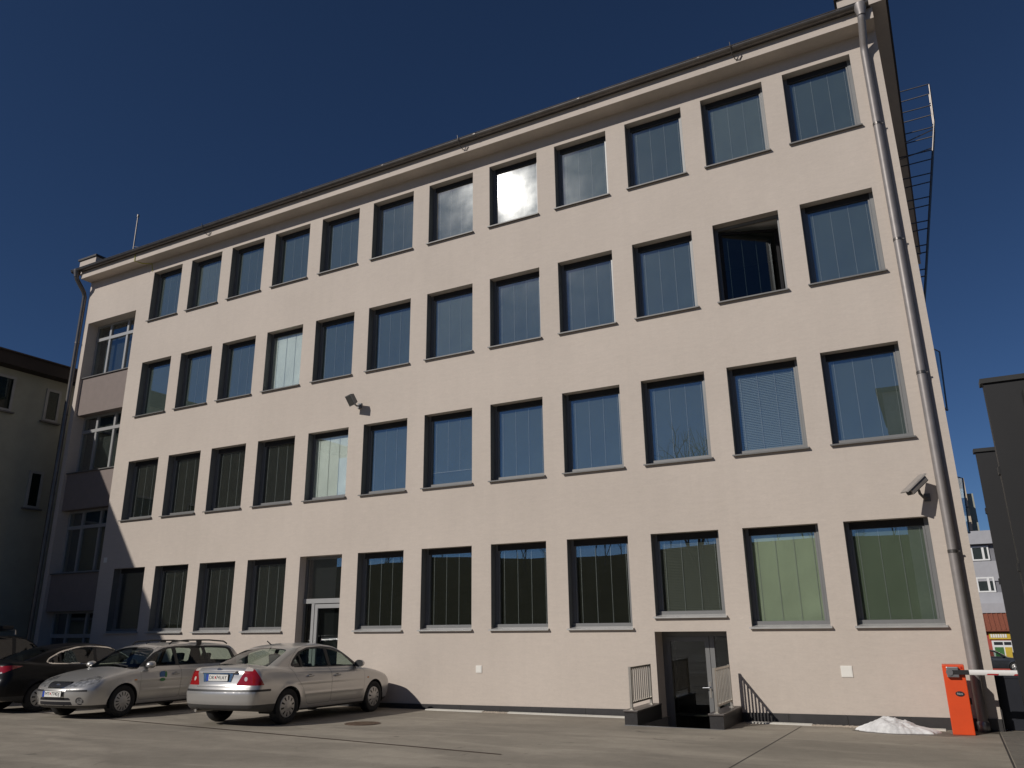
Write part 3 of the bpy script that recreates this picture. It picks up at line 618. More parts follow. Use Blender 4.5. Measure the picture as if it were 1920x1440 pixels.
BG = bd.build('badge', M['badge'], BR, (.035,0,.60)); obj('badge_letters', text_mesh('badge_letters', 'Nice', .042, M['ink']), BG, (0,-.1405,0), (math.radians(90),0,0))
MB().box(.156,.185,-.06,.0,.44,.54).build('lock', M['badge'], BR, bevel=.008)
MB().lathe([(.001,-.137),(.014,-.136),(.016,-.131)], 12, 'y', (.115,0,.985)).build('lamp', M['red'], BR)

# ------------------------------------------------------------------ left neighbour, dark shed, far buildings
NB = empty('apartment_building', (-29,-6,.1)); tag(NB, 'shaded olive rendered house with brown eaves on the left', 'building')
nw = MB(); WXL = -25.9
s = MB(); s.box(-36,WXL,-15.9,6,-.3,10.9); s.world('wall', M['olive'], NB)
s = MB(); s.prism([(-36.6,10.55),(-25.4,10.55),(-25.4,10.98),(-31,12.0),(-36.6,10.98)], -16.3, 6.3, 'y'); s.world('eaves', M['brown'], NB)
s = MB(); s.prism([(-36.7,10.985),(-25.33,10.985),(-25.33,11.03),(-31,12.08),(-36.7,11.03)], -16.4, 6.4, 'y'); s.world('roof', M['tile'], NB)
for y0, y1, z0, z1 in ((-2.6,-.9,9.05,10.3),(0.2,.75,9.0,10.2),(-4.9,-3.6,9.05,10.3),(-2.6,-.9,5.6,6.9),(.1,.6,5.9,7.2),(-4.9,-3.6,5.6,6.9),(-7.5,-6.2,9.05,10.3),(-7.5,-6.2,5.6,6.9),(-2.6,-.9,2.2,3.5)):
    s = MB(); f = .09; s.box(WXL,WXL+.04,y0,y1,z1-f,z1); s.box(WXL,WXL+.04,y0,y1,z0,z0+f); s.box(WXL,WXL+.04,y0,y0+f,z0+f,z1-f); s.box(WXL,WXL+.04,y1-f,y1,z0+f,z1-f); F_ = s.world('window', M['greyframe'], NB)
    s = MB(); s.box(WXL+.005,WXL+.015,y0+f,y1-f,z0+f,z1-f); s.world('pane', M['carglass'], F_); s = MB(); s.box(WXL+.001,WXL+.004,y0+f,y1-f,z0+f,z1-f); s.world('pane_backing', M['room'], F_)  # plain dark sheet behind each pane
    s = MB(); s.box(WXL,WXL+.12,y0-.08,y1+.08,z0-.05,z0-.002); s.world('sill', M['sill'], F_)
SH = empty('dark_shed', (3.5,-4,.2)); tag(SH, 'anthracite clad shed with tall projecting fins at the right edge', 'building')
s = MB(); s.box(3.1,9,-9,2.2,0,4.9); s.world('wall', M['clad'], SH)
for y0, xl, zt_ in ((-.95,2.205,4.50),(-5.0,2.165,4.60)):
    s = MB(); s.box(xl,xl+.90,y0,y0+.16,.05,zt_); FN = s.world('fin', M['clad'], SH); s = MB(); s.box(xl-.03,xl+.93,y0-.03,y0+.19,zt_+.002,zt_+.06); s.world('fin_cap', M['cladcap'], FN)
    for z in (1.4,2.5,3.6): s = MB(); s.box(xl-.018,xl-.001,y0+.02,y0+.14,z-.09,z); s.world('fixing', M['clad'], FN)
s = MB(); s.box(2.52,2.68,-5.24,-5.05,4.22,4.42); s.box(2.55,2.65,-5.22,-5.10,4.14,4.22); HP = s.world('hopper', M['cladpipe'], SH); s = MB(); s.tube([(2.6,-5.16,4.15),(2.6,-5.16,.2)], .045, 12); s.world('downpipe', M['cladpipe'], HP, smooth=True)
s = MB(); s.hexa([(2.62,-9,4.75),(9,-9,4.9),(9,2.2,4.9),(2.62,-5.3,4.75),(2.62,-9,4.95),(9,-9,5.1),(9,2.2,5.1),(2.62,-5.3,4.95)]); s.world('roof', M['cladcap'], SH)
GA = empty('sliding_gate', (2.9,.3,.15)); tag(GA, 'dark solid sheet metal gate behind the barrier arm', 'gate')
s = MB(); s.box(1.925,4.4,.28,.33,.17,.955); s.world('gate_leaf', M['gate'], GA); s = MB(); s.box(1.925,4.4,.27,.34,.9565,.995); s.world('top_rail', M['gate'], GA)
GB = empty('grey_block', (10,58,-1.8)); tag(GB, 'grey flat roofed block with white windows over a red roofed shop across the street', 'building')
gb = 56.
def bgp(n, x0, x1, y0, y1, z0, z1, m, par=GB): s = MB(); s.box(x0,x1,y0,y1,z0,z1); return s.world(n, m, par)
bgp('wall', -6, 26, gb, gb+12, -2.2, 7.0, M['greydark']); bgp('parapet', -6.2, 26.2, gb-.5, gb+12.2, 7.35, 8.35, M['greyren'])
bgp('top_band', -6, 26, gb-.02, gb+12, 7.0, 7.34, M['greydark'])
bgp('spandrel_band', -6, 26, gb-.10, gb-.003, 4.55, 6.05, M['greyren']); bgp('spandrel_band', -6, 26, gb-.10, gb-.003, 2.62, 3.7, M['greyren'])
bgp('canopy', -6.3, 26.3, gb-1.0, gb-.11, 2.2, 2.9, M['greyren'])
for x0 in (-1.9,1.1,4.12,7.1,10.1):
    for z0, z1 in ((6.1,7.2),(3.72,4.85)):
        s = MB(); f = .11; yy = gb-.13; s.box(x0,x0+1.2,yy,yy+.1,z1-f,z1); s.box(x0,x0+1.2,yy,yy+.1,z0,z0+f); s.box(x0,x0+f,yy,yy+.1,z0+f,z1-f); s.box(x0+1.2-f,x0+1.2,yy,yy+.1,z0+f,z1-f); s.box(x0+.72,x0+.88,yy,yy+.1,z0+f,z1-f)
        F_ = s.world('window', M['upvc'], GB); s = MB(); s.box(x0+f,x0+1.2-f,yy+.05,yy+.09,z0+f,z1-f); s.world('pane', mat('far_pane', (.04,.05,.05), .1), F_)
s = MB(); s.v = [(-6,gb-2.6,1.0),(26,gb-2.6,1.0),(26,gb-.9,2.15),(-6,gb-.9,2.15),(-6,gb-2.6,.9),(26,gb-2.6,.9),(26,gb-.9,2.05),(-6,gb-.9,2.05)]; s.f = [(0,1,2,3),(7,6,5,4),(4,5,1,0)]; RF = s.world('shop_roof', M['redtile'], GB)
for k in range(60): x = -5.7+k*.25; 
rbm = MB()
for k in range(100): x = -5.9 + k*.31; rbm.hexa([(x,gb-2.62,1.0),(x+.09,gb-2.62,1.0),(x+.09,gb-.92,2.15),(x,gb-.92,2.15),(x,gb-2.62,1.05),(x+.09,gb-2.62,1.05),(x+.09,gb-.92,2.2),(x,gb-.92,2.2)])
t_ = rbm.world('tile_rib', M['redtile'], RF); t_['kind'] = 'stuff'
bgp('shopfront', -6, 26, gb-2.2, gb-.01, -2.2, .88, M['redwall'])
SG = bgp('shop_sign', 4.2, 5.6, gb-2.32, gb-2.21, .35, .80, M['yellow'])
for k in range(7): bgp('sign_mark', 4.3+k*.15, 4.41+k*.15, gb-2.345, gb-2.325, .46, .70, M['upvc'], SG)
SW = bgp('shop_window', 4.3, 5.6, gb-2.30, gb-2.21, -1.4, .25, M['upvc'])
for x0, x1, z0, z1, mm in ((4.42,4.98,-.05,.16,'gate'),(5.06,5.5,-.05,.16,'gate'),(4.42,4.98,-1.2,-.2,'green'),(5.06,5.5,-1.2,-.2,'yellow')): bgp('pane', x0, x1, gb-2.315, gb-2.301, z0, z1, M[mm], SW)
TB = empty('tower_block', (3,95,-3)); tag(TB, 'beige far apartment tower with balconies seen past the gable corner', 'building')
bgp('wall', -8, 6.2, 92, 106, -4, 18.0, M['beigeren'], TB)
bgp('end_wall', 6.21, 6.9, 93, 106, -4, 16.2, M['olive'], TB)
for z in (3.2,6.0,8.8,11.6,14.4): bgp('balcony', 4.6, 6.1, 90.6, 91.98, z, z+1.0, M['green'] if z < 6 else M['gate'], TB); bgp('window', 4.8, 5.9, 91.93, 91.985, z+1.2, z+2.3, M['upvc'], TB)

# ------------------------------------------------------------------ the side behind the photographer, mirrored in the glass
hl = MB(); NXH, NYH = 40, 10
for i in range(NXH+1):
    for j in range(NYH+1):
        x = -170+340*i/NXH; y = -62-150*j/NYH; t = j/NYH
        z = .85 + 21.5*(1-math.exp(-2.2*t)) + (2.2*mnoise.noise((x*.02, y*.02, 0)) + .7*mnoise.noise((x*.09, y*.09, 3)))*min(1, t*4)
        hl.v.append((x, y, z if j else .5))
for i in range(NXH):
    for j in range(NYH): a = i*(NYH+1)+j; hl.f.append((a, a+1, a+NYH+2, a+NYH+1))
tag(hl.build('hill', M['hill'], smooth=True), kind='structure')
def tree_mesh(seed, H):
    rr = random.Random(seed); m = MB()
    def grow(p, d, ln, r_, lev):
        pts = [p]; q = p
        for s_ in range(3):
            d2 = (d + Vector((rr.uniform(-.16,.16), rr.uniform(-.16,.16), rr.uniform(-.04,.12)))).normalized(); q = q + d2*ln/3; pts.append(q); d = d2
        m.tube(pts, [r_, r_*.9, r_*.78, r_*.66], 5 if lev < 2 else 3, False)
        if lev >= 5: return
        for k in range(3 if lev < 4 else 2):
            a = rr.uniform(0, 6.283); sp = rr.uniform(.35,.75); n1 = d.orthogonal().normalized(); n2 = d.cross(n1)
            grow(pts[-1] if k < 2 else pts[2], (d*math.cos(sp) + (n1*math.cos(a)+n2*math.sin(a))*math.sin(sp) + Vector((0,0,.12))).normalized(), ln*rr.uniform(.62,.8), r_*.62, lev+1)
    grow(Vector((0,0,0)), Vector((0,0,1)), H*.30, H*.011, 0); return m
tm = [tree_mesh(s_, 14) for s_ in (11, 12)]
tmesh = []
for t_ in tm: tmesh.append(t_.mesh('crown', M['bark']))
def bare_tree(x, y, z, sc, k, lb):
    T = empty('bare_tree', (x,y,z), rz=k*1.7); T.scale = (sc,sc,sc); tag(T, lb, 'tree'); obj('crown', tmesh[k % 2], T); return T
bare_tree(-13.2,-42,.9,1.32,0,'tall leafless tree standing across the yard behind the photographer')
rt = random.Random(9); wv = []; wf = []; n0 = 0
tsrc = []
for t_ in tmesh:
    co = np.empty(len(t_.vertices)*3); t_.vertices.foreach_get('co', co); tsrc.append((co.reshape(-1,3), [tuple(q.vertices) for q in t_.polygons]))
for k in range(84):
    x = -135 + k*3.1 + rt.uniform(-1.2,1.2); y = rt.uniform(-128,-94); z = .85 + 21.5*(1-math.exp(-2.2*(-(y+62)/150))) - .6; sc_ = rt.uniform(.42,.80); a_ = rt.uniform(0,6.28)
    co, fs = tsrc[k % 2]; c_, s_ = math.cos(a_)*sc_, math.sin(a_)*sc_
    q = np.stack([co[:,0]*c_-co[:,1]*s_+x, co[:,0]*s_+co[:,1]*c_+y, co[:,2]*sc_+z], 1); wv += q.tolist(); wf += [tuple(i+n0 for i in f) for f in fs]; n0 += len(q)
wme = bpy.data.meshes.new('bare_wood'); wme.from_pydata(wv, [], wf); wme.materials.append(M['bark']); tag(obj('bare_wood', wme), kind='stuff')
BB = empty('yard_block', (12,-52,.9)); tag(BB, 'beige apartment block standing behind the photographer', 'building')
bgp('wall', -.2, 24, -58, -46, .5, 18.0, M['blockwall'], BB); bgp('roof', -.6, 24.4, -58.4, -45.6, 18.003, 18.3, M['cap'], BB)
for k in range(6):
    for r in range(5):
        x0 = 2.6+k*3.6; z0 = 2.2+r*3.2
        W2 = bgp('window', x0, x0+1.6, -46, -45.95, z0, z0+1.5, M['upvc'], BB); bgp('pane', x0+.1, x0+1.5, -45.949, -45.94, z0+.1, z0+1.4, M['gate'], W2)

# ------------------------------------------------------------------ cars: implicit body surface, panels cut along their outlines
def smax(a, b, k): h = np.clip(.5+.5*(a-b)/k, 0, 1); return b + (a-b)*h + k*h*(1-h)
def smin(a, b, k): return -smax(-a, -b, k)
def curve(pts, sm=.05):
    p = np.array(sorted(pts)); xs = np.arange(p[0,0]-.3, p[-1,0]+.3, .01); ys = np.interp(xs, p[:,0], p[:,1])
    kx = np.arange(-int(3*sm/.01), int(3*sm/.01)+1)*.01; kk = np.exp(-.5*(kx/sm)**2); kk /= kk.sum()
    yp = np.pad(ys, len(kx)//2, mode='edge'); ys = np.convolve(yp, kk, 'valid')
    return lambda q: np.interp(q, xs, ys)
class Body:
    def __init__(s, P):
        s.P = P; s.L = P['L']
        s.zr = curve(P['roof'], P.get('rs',.09)); s.zd = curve(P['deck'], .07); s.zb = curve(P['bottom'], .06); s.xr = curve(P['rear'], .025); s.xf = curve(P['front'], .03)
        s.hw = curve(P['side'], .05); s.tp = curve(P['taper'], .18); s.yb = curve(P['belt'], .15)
        s.wh = P['wheels']; s.wr = P['arch']
    def f(s, p):
        x, y, z = p[:,0], np.abs(p[:,1]), p[:,2]; P = s.P
        side = y - (s.hw(z) + s.tp(x))
        for wx in s.wh:
            d = np.hypot(x-wx, z-.315) - s.wr; side = side - .014*np.exp(-(d/.045)**2)
        if P.get('strip'): side = side - .007*np.exp(-((z-P['strip'])/.022)**4)*((x>1.45)&(x<3.35))
        deck = z - (s.zd(x) - .045*(y/.8)**2)
        bot = s.zb(x) - z
        rear = s.xr(z) + P['bow'][0]*(y/.9)**P['bow'][2] - x
        front = x - (s.xf(z) - P['bow'][1]*(y/.9)**2.4)
        lo = smax(side, deck, .075); ends = np.maximum(rear, front); lo = smax(lo, ends, .13); lo = smax(lo, bot, .07)
        e = .02; sl = (s.zr(x+e)-s.zr(x-e))/(2*e)
        roof = (z - (s.zr(x) - .055*(y/.6)**2))/np.sqrt(1+sl*sl)
        gs = (y - (s.yb(x) - P['tumble']*(z-.93)))/math.sqrt(1+P['tumble']**2)
        gh = smax(smax(roof, gs, .085), .70 - z, .03)
        gh = np.maximum(gh, np.maximum(P['gh'][0]-x, x-P['gh'][1]))
        return smin(lo, gh, .035)
    def grad(s, p, fn=None, e=.002):
        fn = fn or s.f; g = np.zeros_like(p)
        for a in range(3):
            q = p.copy(); q[:,a] += e; r = p.copy(); r[:,a] -= e; g[:,a] = (fn(q)-fn(r))/(2*e)
        return g
    def surface(s, h):
        L = s.L; n = (int((L+.2)/h), int(2.06/h), int(1.62/h)); o = np.array([-.1, -1.03, .06]); o[1] = -n[1]*h/2 + h*.0
        I = np.stack(np.meshgrid(*[np.arange(k+1) for k in n], indexing='ij'), -1).reshape(-1,3)
        F = s.f(o + I*h).reshape(n[0]+1, n[1]+1, n[2]+1); S = F < 0
        c = sum(S[i:n[0]+i, j:n[1]+j, k:n[2]+k].astype(int) for i in (0,1) for j in (0,1) for k in (0,1)); act = (c > 0) & (c < 8)
        vid = -np.ones(act.shape, int); ci = np.argwhere(act); vid[act] = np.arange(len(ci))
        acc = np.zeros((len(ci),3)); cnt = np.zeros(len(ci))
        for a in range(3):
            b, d = [q for q in range(3) if q != a]
            for i in (0,1):
                for j in (0,1):
                    s0 = ci.copy(); s0[:,b] += i; s0[:,d] += j; s1 = s0.copy(); s1[:,a] += 1
                    f0 = F[tuple(s0.T)]; f1 = F[tuple(s1.T)]; m = (f0 < 0) != (f1 < 0)
                    t = np.where(m, f0/(f0-f1+1e-12), 0); pt = s0 + 0.; pt[:,a] += t; acc[m] += pt[m]; cnt[m] += 1
        V = o + acc/cnt[:,None]*h
        for _ in range(3):
            g = s.grad(V); fv = s.f(V); st = g*(fv/np.maximum((g*g).sum(1), .05))[:,None]; V -= np.clip(st, -h*.5, h*.5)
        fs = []
        for a in range(3):
            b, d = (a+1) % 3, (a+2) % 3
            sh = [n[0]+1, n[1]+1, n[2]+1]; A0 = [slice(None)]*3; A1 = [slice(None)]*3; A0[a] = slice(0, n[a]); A1[a] = slice(1, n[a]+1)
            ed = S[tuple(A0)] != S[tuple(A1)]; e = np.argwhere(ed); 
            ok = (e[:,b] > 0) & (e[:,d] > 0) & (e[:,b] < n[b]) & (e[:,d] < n[d]); e = e[ok]
            ins = S[tuple(e.T)]
            q = []
            for i, j in ((-1,-1),(0,-1),(0,0),(-1,0)):
                c_ = e.copy(); c_[:,b] += i; c_[:,d] += j; q.append(vid[tuple(c_.T)])
            q = np.stack(q, 1); q[~ins] = q[~ins][:, ::-1]; fs.append(q)
        return V, np.concatenate(fs)
def polysd(poly):
    P = np.array(poly, float); Q = np.roll(P, -1, 0)
    def g(u, v):
        d = np.full(u.shape, 1e9); ins = np.zeros(u.shape, bool)
        for (ax, ay), (bx, by) in zip(P, Q):
            ex, ey = bx-ax, by-ay; t = np.clip(((u-ax)*ex+(v-ay)*ey)/(ex*ex+ey*ey+1e-12), 0, 1); d = np.minimum(d, np.hypot(u-ax-t*ex, v-ay-t*ey))
            if ay != by: cr = ((ay > v) != (by > v)) & (u < (bx-ax)*(v-ay)/(by-ay)+ax); ins ^= cr
        return np.where(ins, -d, d)
    return g
def rnd(poly, r=.04, n=4):      # rounded corners
    out = []; N_ = len(poly)
    for i in range(N_):
        p = Vector(poly[i]); a = Vector(poly[i-1]) - p; b = Vector(poly[(i+1) % N_]) - p
        ra = min(r, a.length*.45, b.length*.45); A = p + a.normalized()*ra; B = p + b.normalized()*ra
        for k in range(n+1): t = k/n; q = A*(1-t)**2 + p*2*t*(1-t) + B*t*t; out.append((q.x, q.y))
    return out
def make_panels(B, h, regions):
    """regions: (key, g(p)->signed, filter(p,n)->bool). Returns V, N, and per-region face lists; outlines are snapped to g = 0 on the surface."""
    V, Fq = B.surface(h); N_ = B.grad(V); N_ /= np.linalg.norm(N_, axis=1)[:,None]+1e-9
    C = V[Fq].mean(1); CN = N_[Fq].mean(1); lab = -np.ones(len(Fq), int)
    for i, (k, g, flt) in enumerate(regions):
        m = (lab < 0) & flt(C, CN); idx = np.where(m)[0]
        if len(idx): lab[idx[g(C[idx]) < 0]] = i
    fixed = np.zeros(len(V), bool)
    for i, (k, g, flt) in enumerate(regions):
        inn = np.zeros(len(V), bool); outv = np.zeros(len(V), bool); inn[Fq[lab == i].ravel()] = True; outv[Fq[lab != i].ravel()] = True
        b = np.where(inn & outv & ~fixed)[0]
        if not len(b): continue
        p = V[b].copy(); p0 = p.copy()
        for _ in range(5):
            r1 = B.f(p); r2 = g(p); g1 = B.grad(p); g2 = B.grad(p, g)
            a = (g1*g1).sum(1)+1e-6; c = (g2*g2).sum(1)+1e-6; d = (g1*g2).sum(1); det = np.maximum(a*c-d*d, .02)
            l1 = (c*r1-d*r2)/det; l2 = (a*r2-d*r1)/det; p -= np.clip(g1*l1[:,None] + g2*l2[:,None], -h*.5, h*.5)
        ok = np.linalg.norm(p-p0, axis=1) < h*1.3; V[b[ok]] = p[ok]; fixed[b] = True
    N_ = B.grad(V); N_ /= np.linalg.norm(N_, axis=1)[:,None]+1e-9
    return V, N_, Fq, lab
def sub_mesh(name, V, F, m, off=0., N_=None, gap=0., g=None, lip=0.):
    u, inv = np.unique(F.ravel(), return_inverse=True); f = inv.reshape(F.shape); v = V[u].copy()
    nn = N_[u] if N_ is not None else None
    if gap and g is not None:
        e = .003; gr = np.stack([(g(v+d)-g(v-d))/(2*e) for d in (np.eye(3)*e)], 1); gv = g(v); m_ = np.abs(gv) < .004
        gr /= np.linalg.norm(gr, axis=1)[:,None]+1e-9; v[m_] -= gr[m_]*gap
    if off: v = v + nn*off
    me = bpy.data.meshes.new(name); me.from_pydata(v.tolist(), [], f.tolist()); me.update()
    me.polygons.foreach_set('use_smooth', [True]*len(me.polygons)); me.materials.append(m); return me
side_g = lambda poly: (lambda G: (lambda p: G(p[:,0], p[:,2])))(polysd(poly))
top_g = lambda poly: (lambda G: (lambda p: G(p[:,0], p[:,1])))(polysd(poly))
rear_g = lambda poly: (lambda G: (lambda p: G(p[:,1], p[:,2])))(polysd(poly))
wr_g = lambda poly: (lambda G: (lambda p: G(p[:,0]+np.abs(p[:,1])-.9, p[:,2])))(polysd(poly))
def wf_g(L, poly): G = polysd(poly); return lambda p: G((L-p[:,0])+np.abs(p[:,1])-.9, p[:,2])
def sideflt(sg): return lambda p, n: (p[:,1]*sg > .3) & (n[:,1]*sg > .30)
_wheels = {}
def wheel(car, x, y, sg, slots, R=.315, hubr=.205, wide=False):
    t = empty('wheel', (x, y, R), parent=car)
    def tyre():
        m = MB(); w_ = .10; pr = [(hubr-.01,-w_*.8),(hubr+.02,-w_*.95),(R-.035,-w_),(R-.010,-w_*.86),(R,-w_*.62),(R,w_*.62),(R-.010,w_*.86),(R-.035,w_),(hubr+.02,w_*.95),(hubr-.01,w_*.8)]
        m.lathe(pr, 48, 'y'); return m.mesh('tyre', M['tyre'], True)
    def hub():
        m = MB(); n = slots*6; rr = [.02,.055,.075,.105 if not wide else .085,.135,.175,.192,hubr]; hh = [.040,.040,.030,.026,.022,.016,.012,-.006]
        for r_, a in zip(rr, hh):
            for k in range(n): t_ = 2*math.pi*k/n; m.v.append((r_*math.cos(t_), a, r_*math.sin(t_)))
        for i in range(len(rr)-1):
            for k in range(n):
                if i in (3,4) and k % 6 in ((2,3) if not wide else (1,2,3)): continue
                m.f.append((i*n+k, i*n+(k+1) % n, (i+1)*n+(k+1) % n, (i+1)*n+k))
        m.f.append(tuple(range(n))); return m.mesh('wheel_cover', M['hub'], True)
    obj('tyre', shared(('tyre',R,hubr), tyre), t)
    q = obj('wheel_cover', shared(('hub',slots,wide,hubr), hub), t, (0, sg*.078, 0), (0, random.uniform(0,1), 0 if sg > 0 else math.pi))
    obj('wheel_back', shared(('hb',hubr), lambda: MB().lathe([(hubr,.0),(.001,.0)], 32, 'y').mesh('wheel_back', M['trim'])), t, (0, sg*.070, 0))
def car(name, loc, rz, P, paint, label, h=.024, extra=None, slots=12, wide=False, seam=True):
    T = empty(name, loc, rz); tag(T, label, 'car'); B = Body(P); L = P['L']; regs = []; meta = {}
    def R_(key, nm, m, g, flt, par=None, gap=0., off=0.): regs.append((key, g, flt)); meta[key] = (nm, m, g, par, gap, off)
    for i, wx in enumerate(P['wheels']):
        R_(('arch',i), None, None, (lambda wx: lambda p: np.hypot(p[:,0]-wx, p[:,2]-.315)-P['arch'])(wx), lambda p, n: np.abs(p[:,1]) > .52)
    for sg in (1,-1):
        for j, poly in enumerate(P['glass']): R_(('gl',sg,j), 'window', P.get('glassmat',[M['carglass']]*9)[j], side_g(rnd(poly,.035)), (lambda sg: lambda p, n: (p[:,1]*sg > .3) & (n[:,1]*sg > .45) & (p[:,2] > .86))(sg))
        R_(('dlo',sg), 'window_trim', M['trim'], side_g(rnd(P['dlo'],.05)), (lambda sg: lambda p, n: (p[:,1]*sg > .3) & (n[:,1]*sg > .40) & (p[:,2] > .84))(sg))
        if P.get('chrome'): R_(('chr',sg), 'chrome_trim', M['chrome'], side_g(rnd(P['chrome'],.06)), (lambda sg: lambda p, n: (p[:,1]*sg > .3) & (n[:,1]*sg > .30) & (p[:,2] > .80))(sg))
    R_('ws', 'windscreen', M['carglass'], top_g(rnd(P['screen'],.08)), lambda p, n: (n[:,2] > .22) & (n[:,0] > .2) & (p[:,2] > .86))
    R_('rw', 'rear_window', P.get('rglass', M['carglass']), (top_g if not P.get('rw_vert') else rear_g)(rnd(P['rearwin'],.08)), lambda p, n: (n[:,0] < -.2) & (p[:,2] > .90) & (p[:,0] < 2))
    for k, nm, m, g, flt in P['bits'](L): R_(k, nm, m, g, flt)
    if seam:
        for sg in (1,-1):
            for j, poly in enumerate(P['doors']): R_(('door',sg,j), 'door', paint, side_g(rnd(poly,.06)), sideflt(sg), gap=.004)
        R_('bonnet', 'bonnet', paint, top_g(rnd(P['bonnet'],.1)), lambda p, n: (n[:,2] > .35) & (p[:,0] > L*.6) & (p[:,2] < 1.05), gap=.004)
        if P.get('boot'): R_('boot', 'boot_lid', paint, P['boot'](), lambda p, n: (p[:,0] < 1.0) & ((n[:,2] > .3) | (n[:,0] < -.45)) & (p[:,2] > .62), gap=.004)
    V, N_, Fq, lab = make_panels(B, h, regs)
    parts = {}
    deleted = np.zeros(len(Fq), bool)
    for i, (k, g, flt) in enumerate(regs):
        fi = Fq[lab == i]; nm, m, gg, par, gap, off = meta[k]
        if nm is None: deleted |= (lab == i); continue
        if not len(fi): continue
        if nm in ('window','windscreen','rear_window'): deleted |= (lab == i)
        cy = V[fi].mean(1)[:,1]
        if np.abs(cy).min() > .12 and cy.min() < 0 < cy.max():
            for q in (cy > 0, cy < 0): parts[k] = obj(nm, sub_mesh(nm, V, fi[q], m, off, N_, gap, gg), T)
            continue
        parts[k] = obj(nm, sub_mesh(nm, V, fi, m, off, N_, gap, gg), T)
    parts['body'] = obj('body', sub_mesh('body', V, Fq[lab < 0], paint), T)
    obj('cabin_lining', sub_mesh('cabin_lining', V, Fq[~deleted], M['lining'], -.022, N_), T)
    # lip of every window so that the shell reads as thick; wheel wells; cabin
    for i, wx in enumerate(P['wheels']):
        for sg in (1,-1):
            m = MB(); m.lathe([(P['arch']+.004, sg*.86),(P['arch']+.004, sg*.50),(.05, sg*.5)], 40, 'y', (wx,0,.315)); m.v = [(a, b_, max(c, .20)) for a, b_, c in m.v]; m.build('wheel_well', M['dark'], T)
        for sg in (1,-1): wheel(T, wx, sg*(P['track']/2), sg, slots, wide=wide)
    m = MB(); m.box(.9,L-1.2,-.7,.7,.26,.34); m.box(.35,1.0,-.62,.62,.6,P.get('shelf',.9)); m.build('cabin_floor', M['lining'], T)
    m = MB(); m.hexa([(L-1.75,-.68,.6),(L-1.15,-.68,.6),(L-1.15,.68,.6),(L-1.75,.68,.6),(L-1.70,-.68,.90),(L-1.2,-.68,.92),(L-1.2,.68,.92),(L-1.70,.68,.90)]); m.build('dashboard', M['lining'], T)
    for sx, yy in ((L-2.55,.37),(L-2.55,-.37),(L-3.42,.42),(L-3.42,-.42)):
        sm = MB().hexa([(sx,-.24,.35),(sx+.5,-.24,.38),(sx+.5,.24,.38),(sx,.24,.35),(sx,-.24,.52),(sx+.5,-.24,.56),(sx+.5,.24,.56),(sx,.24,.52)]); sm.hexa([(sx-.10,-.23,.5),(sx+.06,-.23,.5),(sx+.06,.23,.5),(sx-.10,.23,.5),(sx-.26,-.19,1.02),(sx-.15,-.19,1.04),(sx-.15,.19,1.04),(sx-.26,.19,1.02)])
        S_ = obj('seat', sm.mesh('seat', M['seat'], bevel=.03), T, (0,yy,0)); obj('headrest', MB().box(-.05,.05,-.12,.12,-.085,.085).mesh('headrest', M['seat'], bevel=.03), S_, (sx-.215,0,1.125), (0,math.radians(-10),0))
    # mirrors, handles
    def probe(x, z, sg): 
        y = np.linspace(1.1, .3, 400); f = B.f(np.stack([np.full(400,x), y, np.full(400,z)], 1)); k = np.argmax(f < 0); return sg*y[k]
    for sg in (1,-1):
        xm, zm = P['mirror']; ym = probe(xm, zm-.03, sg); mm = MB()
        for r_, a in ((.001,-.075),(.07,-.07),(.10,-.03),(.098,.02),(.07,.065),(.03,.085)): pass
        mm.lathe([(.001,.10),(.045,.09),(.078,.055),(.092,.0),(.090,-.045)], 20, 'x'); mm.v = [(a, b_*1.15, c*.80) for a, b_, c in mm.v]
        MI = obj('mirror', mm.mesh('mirror', paint, True), T, (xm, ym+sg*.125, zm+.02), (0,0,sg*math.radians(-6)))
        obj('mirror_glass', MB().lathe([(.089,-.046),(.001,-.046)], 20, 'x').mesh('mirror_glass', M['trim']), MI); MI.children[0].scale = (1,1.15,.8)
        obj('mirror_foot', MB().box(-.035,.05,-sg*.02,-sg*.15,-.055,-.02).mesh('mirror_foot', M['trim']), MI)
        for j, (xh, zh) in enumerate(P['handles']):
            yh = probe(xh, zh, sg); par = parts.get(('door',sg,j), T)
            hm = MB().tube([(xh-.10,yh-sg*.01,zh),(xh-.09,yh+sg*.028,zh),(xh+.06,yh+sg*.030,zh+.004),(xh+.085,yh-sg*.005,zh+.004)], [.013,.017,.017,.012], 8); obj('handle', hm.mesh('handle', paint, True), par)
            obj('handle_recess', MB().lathe([(.055,0),(.001,.0005)], 16, 'y').mesh('handle_recess', M['greytrim']), par, (xh-.01, yh+sg*.003, zh), None).scale = (1.2,1,.6)
    if extra: extra(T, B, parts, probe, L)
    return T
def xsurf(B, y, z, front):
    L = B.L; xs = np.linspace(L+.1, L-1.5, 800) if front else np.linspace(-.1, 1.5, 800)
    f = B.f(np.stack([xs, np.full(800,y), np.full(800,z)], 1)); return xs[np.argmax(f < 0)]
